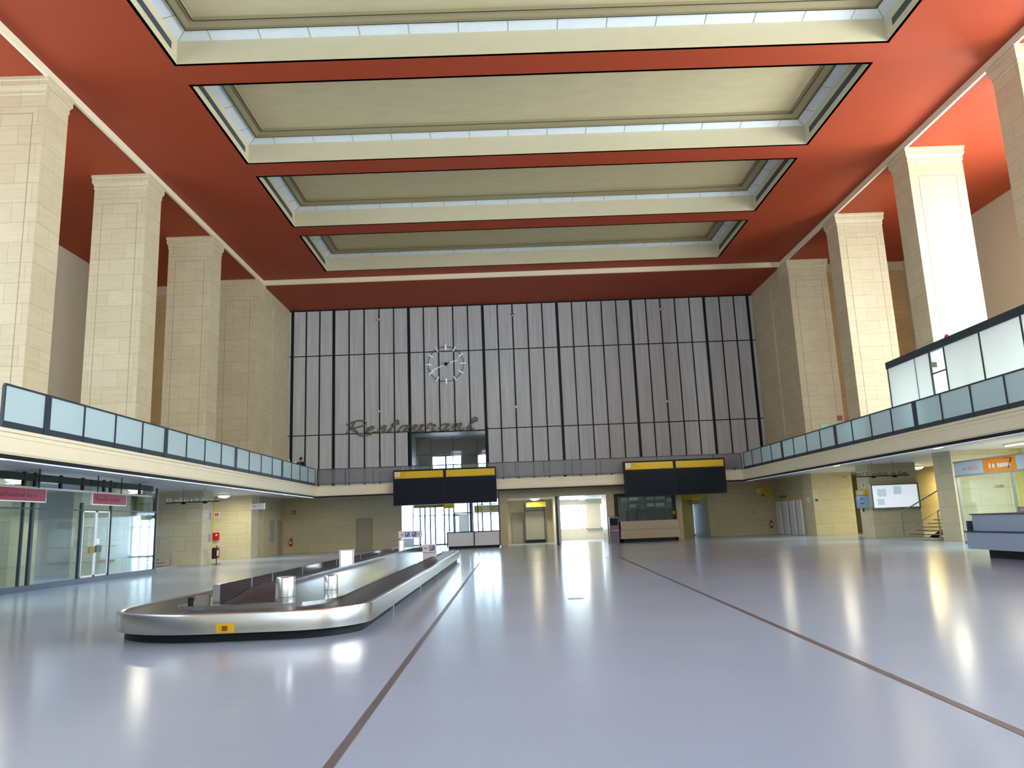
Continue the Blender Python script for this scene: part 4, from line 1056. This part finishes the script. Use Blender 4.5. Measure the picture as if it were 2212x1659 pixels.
MB().box(sx + .02, sx + .06, 29.46, 29.84, 1.10, 1.36).build('door_plate', 'navy', ls)
MB().box(sx + .01, sx + .03, 29.52, 29.72, 1.40, 1.62).build('notice', 'white', ls)
def pink(y0, y1, label, seed):
    s = empty('shop_sign', (sx + .08, (y0 + y1) / 2, 2.9), label, 'sign', 'magenta shop signs')
    MB().box(sx + .11, sx + .19, y0, y1, 2.88, 3.36).build('frame', 'soffit', s)
    for yy in (y0 + .4, y1 - .4): MB().box(sx + .13, sx + .16, yy, yy + .03, 3.36, 4.0).build('hanger_rod', 'black', s)
    MB().box(sx + .19, sx + .20, y0 + .05, y1 - .05, 2.92, 3.32).build('panel', 'pink', s)
    pr = MB(); rough_print(pr, y0 + .3, y1 - .55, 3.12, .17, lambda q, u0, u1, a, b: q.box(sx + .20, sx + .204, u0, u1, a, b), seed, .15)
    pr.lathe((sx + .202, y0 + .25, 3.16), [(.07, -.003), (.07, .003)], 14, 'X')
    pr.build('lettering', 'pinkink', s)
    return s
pink(22.2, 25.88, 'magenta sign cut by the frame at the near end of the glass shopfront', 21)
pink(28.75, 31.32, 'magenta sign over the glass double door of the shopfront', 22)
for i, (y, x) in enumerate(((22.6, -18.3), (30.2, -18.3))):
    t_ = empty('fluorescent_batten', (x, y, 3.97), 'lit fluorescent batten inside the left shop, %s' % ('behind the near magenta sign' if i == 0 else 'behind the farther magenta sign'), 'lamp', 'fluorescent battens in the left shop')
    MB().box(x - .08, x + .08, y - .8, y + .8, 3.92, 4.0).build('batten_body', 'white', t_); MB().box(x - .04, x + .04, y - .75, y + .75, 3.88, 3.92).build('tube', 'tube', t_)
area('shop_light', (-18.3, 28, 3.86), (0, 0, 0), 2.0, 8, 170, (.84, .93, 1.0))

# ------------------------------------------------------------ glass office on the right balcony
gx = 17.0
go = empty('balcony_glass_office', (gx + 1, 26, 4.42), 'opal glass walled office with heavy dark roof edge on the right balcony', 'office')
MB().box(gx - .05, gx + .10, 16.0, 32.45, 7.62, 7.92).build('roof_fascia', 'navy', go)
MB().box(gx, gx + 2.4, 16.0, 32.4, 7.86, 7.92).build('roof_panel', 'white', go)
for y in (32.38, 30.15, 29.08, 28.06, 25.85, 23.65, 21.4, 19.2):
    MB().box(gx - .03, gx + .03, y - .03, y + .03, 4.42, 7.64).build('mullion', 'navy' if y not in (30.15,) else 'alu', go)
MB().box(gx - .02, gx + .02, 28.06, 29.08, 6.71, 6.76).build('cross_bar', 'navy', go)
cells = [(30.18, 32.35), (29.11, 30.12), (25.88, 28.03), (23.68, 25.82), (21.43, 23.62), (19.23, 21.37)]
for a, b in cells: MB().box(gx - .006, gx + .006, a, b, 4.42, 7.62).build('opal_glass_panel', 'frostwhite', go)
MB().box(gx - .006, gx + .006, 28.09, 29.05, 6.76, 7.62).build('clear_glass_panel', 'clear', go)
MB().box(gx - .006, gx + .006, 28.09, 29.05, 4.42, 6.71).build('clear_glass_panel', 'clear', go)
MB().box(gx, 19.3, 32.36, 32.40, 4.42, 7.62).build('end_panel', 'frostwhite', go)
s = empty('warning_lamp', (gx + .1, 27.9, 7.92), 'small red lamp on the dark roof edge of the balcony office', 'lamp')
MB().lathe((gx + .1, 27.9, 7.92), [(.10, 0), (.10, .03)], 16).build('lamp_base', 'black', s); MB().lathe((gx + .1, 27.9, 7.95), [(.09, 0), (.09, .06), (.05, .11), (.01, .12)], 16).build('lamp_dome', 'redgloss', s, smooth=True)
s = empty('exit_sign', (21.1, 49.1, 6.96), 'small green exit sign low on the farthest right pillar above the railing', 'sign')
MB().box(20.84, 21.33, 49.14, 49.2, 6.92, 7.2).build('panel', mat('pale_green_sign', (.30, .68, .52), .4), s)
s = empty('wall_vent', (22.2, 49.2, 7.4), 'small brown square vent on the farthest right pillar', 'vent')
MB().box(22.04, 22.38, 49.17, 49.2, 7.4, 7.74).build('vent_plate', 'redbrown', s)

# ------------------------------------------------------------ baggage carousel
def outline(x0, x1, y0, y1, lr, rr, d=0.0, n=12, back=1.2):
    """closed loop; lr/rr = (rx, ry) of the two front corners; d insets"""
    x0 += d; x1 -= d; y0 += d; y1 -= d
    P = []
    rx, ry = lr[0] - d, lr[1] - d
    for i in range(n + 1):
        t = math.pi + (math.pi / 2) * i / n
        P.append((x0 + rx + rx * math.cos(t), y0 + ry + ry * math.sin(t)))
    rx, ry = rr[0] - d, rr[1] - d
    for i in range(n + 1):
        t = 1.5 * math.pi + (math.pi / 2) * i / n
        P.append((x1 - rx + rx * math.cos(t), y0 + ry + ry * math.sin(t)))
    r = back - d
    for i in range(n + 1):
        t = (math.pi / 2) * i / n
        P.append((x1 - r + r * math.cos(t), y1 - r + r * math.sin(t)))
    for i in range(n + 1):
        t = math.pi / 2 + (math.pi / 2) * i / n
        P.append((x0 + r + r * math.cos(t), y1 - r + r * math.sin(t)))
    return P
def out_d(d): return outline(-6.6, -2.28, 11.7, 35.7, (2.0, 1.6), (1.12, 1.0), d)
cr = empty('baggage_carousel', (-4.4, 23.7, 0), 'long stainless steel baggage carousel with rounded front end and black belt', 'baggage carousel')
def ringz(pts, z): return [(p[0], p[1], z) for p in pts]
MB().loops([ringz(out_d(.13), 0), ringz(out_d(.13), .16)]).build('kick_plate', 'black', cr, smooth=True)
MB().loops([ringz(out_d(.13), .135), ringz(out_d(.0), .135), ringz(out_d(.0), .40), ringz(out_d(.012), .425), ringz(out_d(.04), .432), ringz(out_d(.075), .425), ringz(out_d(.085), .39)]).build('steel_skirt', 'steel', cr, smooth=True)
ib = outline(-5.62, -2.99, 12.68, 34.7, (.95, .45), (.75, 1.1))
MB().prism(out_d(.08), .36, .40).build('conveyor_belt', 'belt', cr)
MB().prism(ib, .38, .45).build('inner_deck', 'steelwall', cr)
MB().box(-4.93, -4.87, 12.9, 34.4, .45, .775).box(-4.96, -4.84, 12.86, 12.9, .45, .775).build('left_partition', 'steelwall', cr)
sm = MB()
for y in (14.5, 15.75, 18.0, 21.5, 25, 28.5): sm.box(-4.868, -4.862, y, y + .012, .45, .775)
sm.build('partition_seam', 'alu', cr)
MB().box(-3.89, -3.83, 12.75, 34.4, .45, .765).build('right_partition', 'steelwall', cr)
mt = MB()
hp = [(13.0, .455), (13.6, .50), (14.4, .60), (15.0, .63), (17.0, .60), (34.0, .60)]
for i in range(len(hp) - 1):
    (a, za), (b, zb) = hp[i], hp[i + 1]
    mt.quad((-4.86, a, za), (-3.9, a, za), (-3.9, b, zb), (-4.86, b, zb))
mt.quad((-4.86, 13.0, .45), (-3.9, 13.0, .45), (-3.9, 13.0, .455), (-4.86, 13.0, .455))
mt.build('feed_belt', 'rubber', cr, smooth=True)
def drum(x, y, r, z1, nm):
    MB().lathe((x, y, 0), [(r, .45), (r, z1 - .02), (r - .01, z1)], 36).build(nm, 'steel', cr, smooth=True)
    MB().lathe((x, y, 0), [(r + .004, .53), (r + .004, .537)], 36).build('drum_seam', 'navy', cr)
drum(-3.76, 12.88, .155, .86, 'guide_drum'); drum(-3.28, 14.05, .125, .79, 'guide_drum')
MB().lathe((-5.37, 12.98, 0), [(.045, .45), (.045, .58)], 14).build('rubber_buffer', 'black', cr)
MB().box(-5.3, -5.06, 12.98, 13.02, .45, .60).build('deflector_plate', 'grey', cr)
eb = MB().box(-4.44, -4.18, 11.655, 11.72, .145, .285).build('emergency_stop_box', 'yellow', cr, bevel=.012)
MB().box(-4.34, -4.26, 11.64, 11.66, .18, .25).build('emergency_stop_button', 'redbrown', cr)
ft = MB()
for y in (15.2, 19.8, 24.6, 29.5, 33.5): ft.box(-2.40, -2.33, y, y + .12, .0, .15)
ft.build('levelling_foot', 'steel', cr)
# scuff marks on the skirt are shallow dents
# displays and parking signs on the deck
def panelbox(x0, x1, y, z1, label):
    s = empty('gate_display', ((x0 + x1) / 2, y, .45), label, 'display', 'white displays on the carousel')
    MB().box(x0, x1, y, y + .12, .60, z1).build('housing', 'soffit', s)
    MB().box(x0 + .05, x1 - .03, y - .008, y, .63, z1 - .03).build('white_face', 'lightbox', s)
    MB().box((x0 + x1) / 2 - .03, (x0 + x1) / 2 + .03, y + .03, y + .09, .60, .60).build('stub', 'alu', s)
panelbox(-4.62, -4.24, 20.7, 1.05, 'white box display between the carousel partitions, nearer of the two')
panelbox(-4.5, -4.28, 30.9, 1.07, 'narrow white box display between the carousel partitions, farther of the two')
def psign(x0, x1, y, z0, z1, label, arrows, ps, posts, zb=.45):
    s = empty('parking_sign', ((x0 + x1) / 2, y, zb), label, 'sign', 'parking direction signs')
    MB().box(x0, x1, y, y + .05, z0, z1).build('panel', 'paperwhite', s)
    H_ = z1 - z0; zc = (z0 + z1) / 2
    for cx, d in arrows:
        a_ = MB(); arrow(a_, cx, y, zc, H_ * .45, d); a_.build('arrow', 'ink', s)
    for cx in ps:
        q = H_ * .32
        MB().box(cx - q, cx + q, y - .012, y, zc - q, zc + q).build('blue_field', 'blue', s)
        text('parking_letter', 'P', H_ * .62, (cx - q * .7, y - .018, zc), '-Y', 'white', s, .002)
        text('parking_numeral', '2', H_ * .26, (cx + q * .35, y - .018, zc - q * .55), '-Y', 'white', s, .002)
    for px_ in posts: MB().box(px_ - .02, px_ + .02, y + .05, y + .09, zb, z1).build('post', 'alu', s)
    return s
s_ = psign(-4.8, -3.78, 33.0, 1.12, 1.42, 'wide white parking sign with two blue P squares and two arrows', [(-4.63, -1), (-3.94, 1)], [-4.42, -4.12], [-4.7, -3.92])
MB().box(-4.62, -4.14, 33.02, 33.06, .72, 1.10).build('timetable_board', 'signblue', s_)
psign(-3.32, -2.80, 29.0, .62, .92, 'small white parking sign with one blue P square and left arrow on the carousel', [(-3.18, -1)], [-2.95], [])
MB().box(-3.32, -2.80, 29.05, 29.3, .45, .62).build('sign_foot', 'paperwhite', bpy.data.objects['parking_sign.001'] if 'parking_sign.001' in bpy.data.objects else s_)

# ------------------------------------------------------------ person on the balcony
def person():
    px, py, pz = -13.35, 48.6, 4.42
    root = empty('person', (px, py, pz), 'person in a black coat seen from behind over the far left railing', 'person')
    J = {'pel': (0, 0, .98), 'waist': (0, 0, 1.12), 'chest': (0, 0, 1.38), 'neck': (0, .0, 1.50), 'headb': (.01, .02, 1.58), 'head': (.02, .03, 1.68), 'top': (.02, .02, 1.76),
         'shl': (-.22, 0, 1.42), 'ell': (-.31, .03, 1.18), 'wrl': (-.22, .16, .95), 'hdl': (-.20, .2, .89),
         'shr': (.22, 0, 1.42), 'elr': (.31, .03, 1.18), 'wrr': (.22, .16, .95), 'hdr': (.20, .2, .89),
         'hil': (-.10, 0, .93), 'knl': (-.11, .02, .50), 'anl': (-.11, -.02, .09), 'tol': (-.12, .15, .04),
         'hir': (.10, 0, .93), 'knr': (.11, .04, .50), 'anr': (.12, .0, .09), 'tor': (.13, .17, .04)}
    R_ = {'pel': .15, 'waist': .145, 'chest': .19, 'neck': .06, 'headb': .07, 'head': .095, 'top': .07, 'shl': .085, 'ell': .06, 'wrl': .04, 'hdl': .04, 'shr': .085, 'elr': .06, 'wrr': .04, 'hdr': .04,
          'hil': .10, 'knl': .065, 'anl': .045, 'tol': .035, 'hir': .10, 'knr': .065, 'anr': .045, 'tor': .035}
    E_ = [('pel', 'waist'), ('waist', 'chest'), ('chest', 'neck'), ('neck', 'headb'), ('headb', 'head'), ('head', 'top'), ('chest', 'shl'), ('shl', 'ell'), ('ell', 'wrl'), ('wrl', 'hdl'),
          ('chest', 'shr'), ('shr', 'elr'), ('elr', 'wrr'), ('wrr', 'hdr'), ('pel', 'hil'), ('hil', 'knl'), ('knl', 'anl'), ('anl', 'tol'), ('pel', 'hir'), ('hir', 'knr'), ('knr', 'anr'), ('anr', 'tor')]
    def skin(name, keys, grow, m, root_key):
        idx = {k: i for i, k in enumerate(keys)}
        me = bpy.data.meshes.new(name)
        me.from_pydata([J[k] for k in keys], [(idx[a], idx[b]) for a, b in E_ if a in idx and b in idx], [])
        o = bpy.data.objects.new(name, me); COL.objects.link(o); o.parent = root
        sk = o.modifiers.new('skin', 'SKIN'); sk.use_smooth_shade = True
        for k in keys:
            v = me.skin_vertices[0].data[idx[k]]
            r = R_[k] * (.72 if name == 'body' and k not in ('neck', 'headb', 'head', 'top', 'wrl', 'hdl', 'wrr', 'hdr') else 1) + grow; v.radius = (r, r * (.72 if k in ('chest', 'waist', 'pel') else 1)); v.use_root = (k == root_key)
        su = o.modifiers.new('sub', 'SUBSURF'); su.levels = 2; su.render_levels = 2
        me.materials.append(M[m])
        return o
    skin('body', list(J.keys()), 0, 'skin', 'pel')
    skin('coat', ['pel', 'waist', 'chest', 'shl', 'ell', 'wrl', 'shr', 'elr', 'wrr', 'hil', 'hir'], .035, 'coat', 'pel')
    skin('trousers', ['pel', 'hil', 'knl', 'anl', 'hir', 'knr', 'anr'], .018, 'trousers', 'pel')
    # coat collar, hair, shoes, face details
    def sph(name, c, r, m, cut=None):
        me = bpy.data.meshes.new(name); bm = bmesh.new(); bmesh.ops.create_uvsphere(bm, u_segments=20, v_segments=14, radius=1)
        for v in bm.verts: v.co = Vector((v.co.x * r[0], v.co.y * r[1], v.co.z * r[2]))
        if cut: bmesh.ops.delete(bm, geom=[v for v in bm.verts if cut(v.co)], context='VERTS')
        bm.to_mesh(me); bm.free(); me.materials.append(M[m])
        for p in me.polygons: p.use_smooth = True
        o = bpy.data.objects.new(name, me); o.location = c; o.parent = root; COL.objects.link(o)
    sph('hair', (.02, .01, 1.70), (.105, .115, .115), 'hair', lambda c: c.y > .06 and c.z < .04 or c.z < -.07)
    sph('nose', (.03, .135, 1.66), (.014, .02, .02), 'skin')
    sph('ear', (-.085, .02, 1.66), (.015, .025, .035), 'skin'); sph('ear', (.125, .02, 1.66), (.015, .025, .035), 'skin')
    for sx_ in (-.03, .05): sph('eye', (sx_ + .005, .118, 1.69), (.012, .008, .008), 'ink')
    sph('shoe', (-.115, .07, .05), (.05, .14, .05), 'black'); sph('shoe', (.125, .09, .05), (.05, .14, .05), 'black')
    MB().lathe((px + .01, py + .0, pz), [(.085, 1.44), (.08, 1.53), (.068, 1.53)], 20).build('collar', 'coat', root, smooth=True)
    root.rotation_euler = (0, 0, math.radians(-20)); root.scale = (1.03, 1.03, 1.04)
    # hands: palm with five fingers
    for s in (-1, 1):
        c = Vector((px + s * .20, py + .21, pz + .88))
        hnd = MB()
        for i, L in enumerate((.065, .075, .07, .055)):
            a = c + Vector((s * .01, -.03 + i * .02, -.03)); b = a + Vector((-s * .012, .004, -L * .55)); e = b + Vector((-s * .02, .002, -L * .45))
            hnd.bar(a, b, .017).bar(b, e, .015)
        hnd.bar(c + Vector((0, .03, .01)), c + Vector((-s * .02, .06, -.035)), .018)
        hnd.build('fingers', 'skin', root)
person()

# bottles or cups on the far left railing
for i, (x, lb_) in enumerate(((-12.65, 'white plastic cup on the left railing, nearer of the pair'), (-12.65, 'white plastic cup on the left railing, farther of the pair'))):
    y = 43.6 + i * 1.35
    c_ = MB().lathe((x, y, 5.58), [(.032, 0), (.045, .14), (.04, .14), (.03, .01)], 16).build('plastic_cup', 'white', loc=(x, y, 5.58), smooth=True)
    tag(c_, lb_, 'cup', 'cups on the left railing')

# curves and lettering become plain meshes
bpy.context.view_layer.update()
_dg = bpy.context.evaluated_depsgraph_get()
for o in [q for q in bpy.data.objects if q.type in ('FONT', 'CURVE')]:
    me = bpy.data.meshes.new_from_object(o.evaluated_get(_dg))
    n = bpy.data.objects.new('tmp', me); COL.objects.link(n)
    n.parent = o.parent; n.location = o.location; n.rotation_euler = o.rotation_euler
    nm = o.name; bpy.data.objects.remove(o); n.name = nm
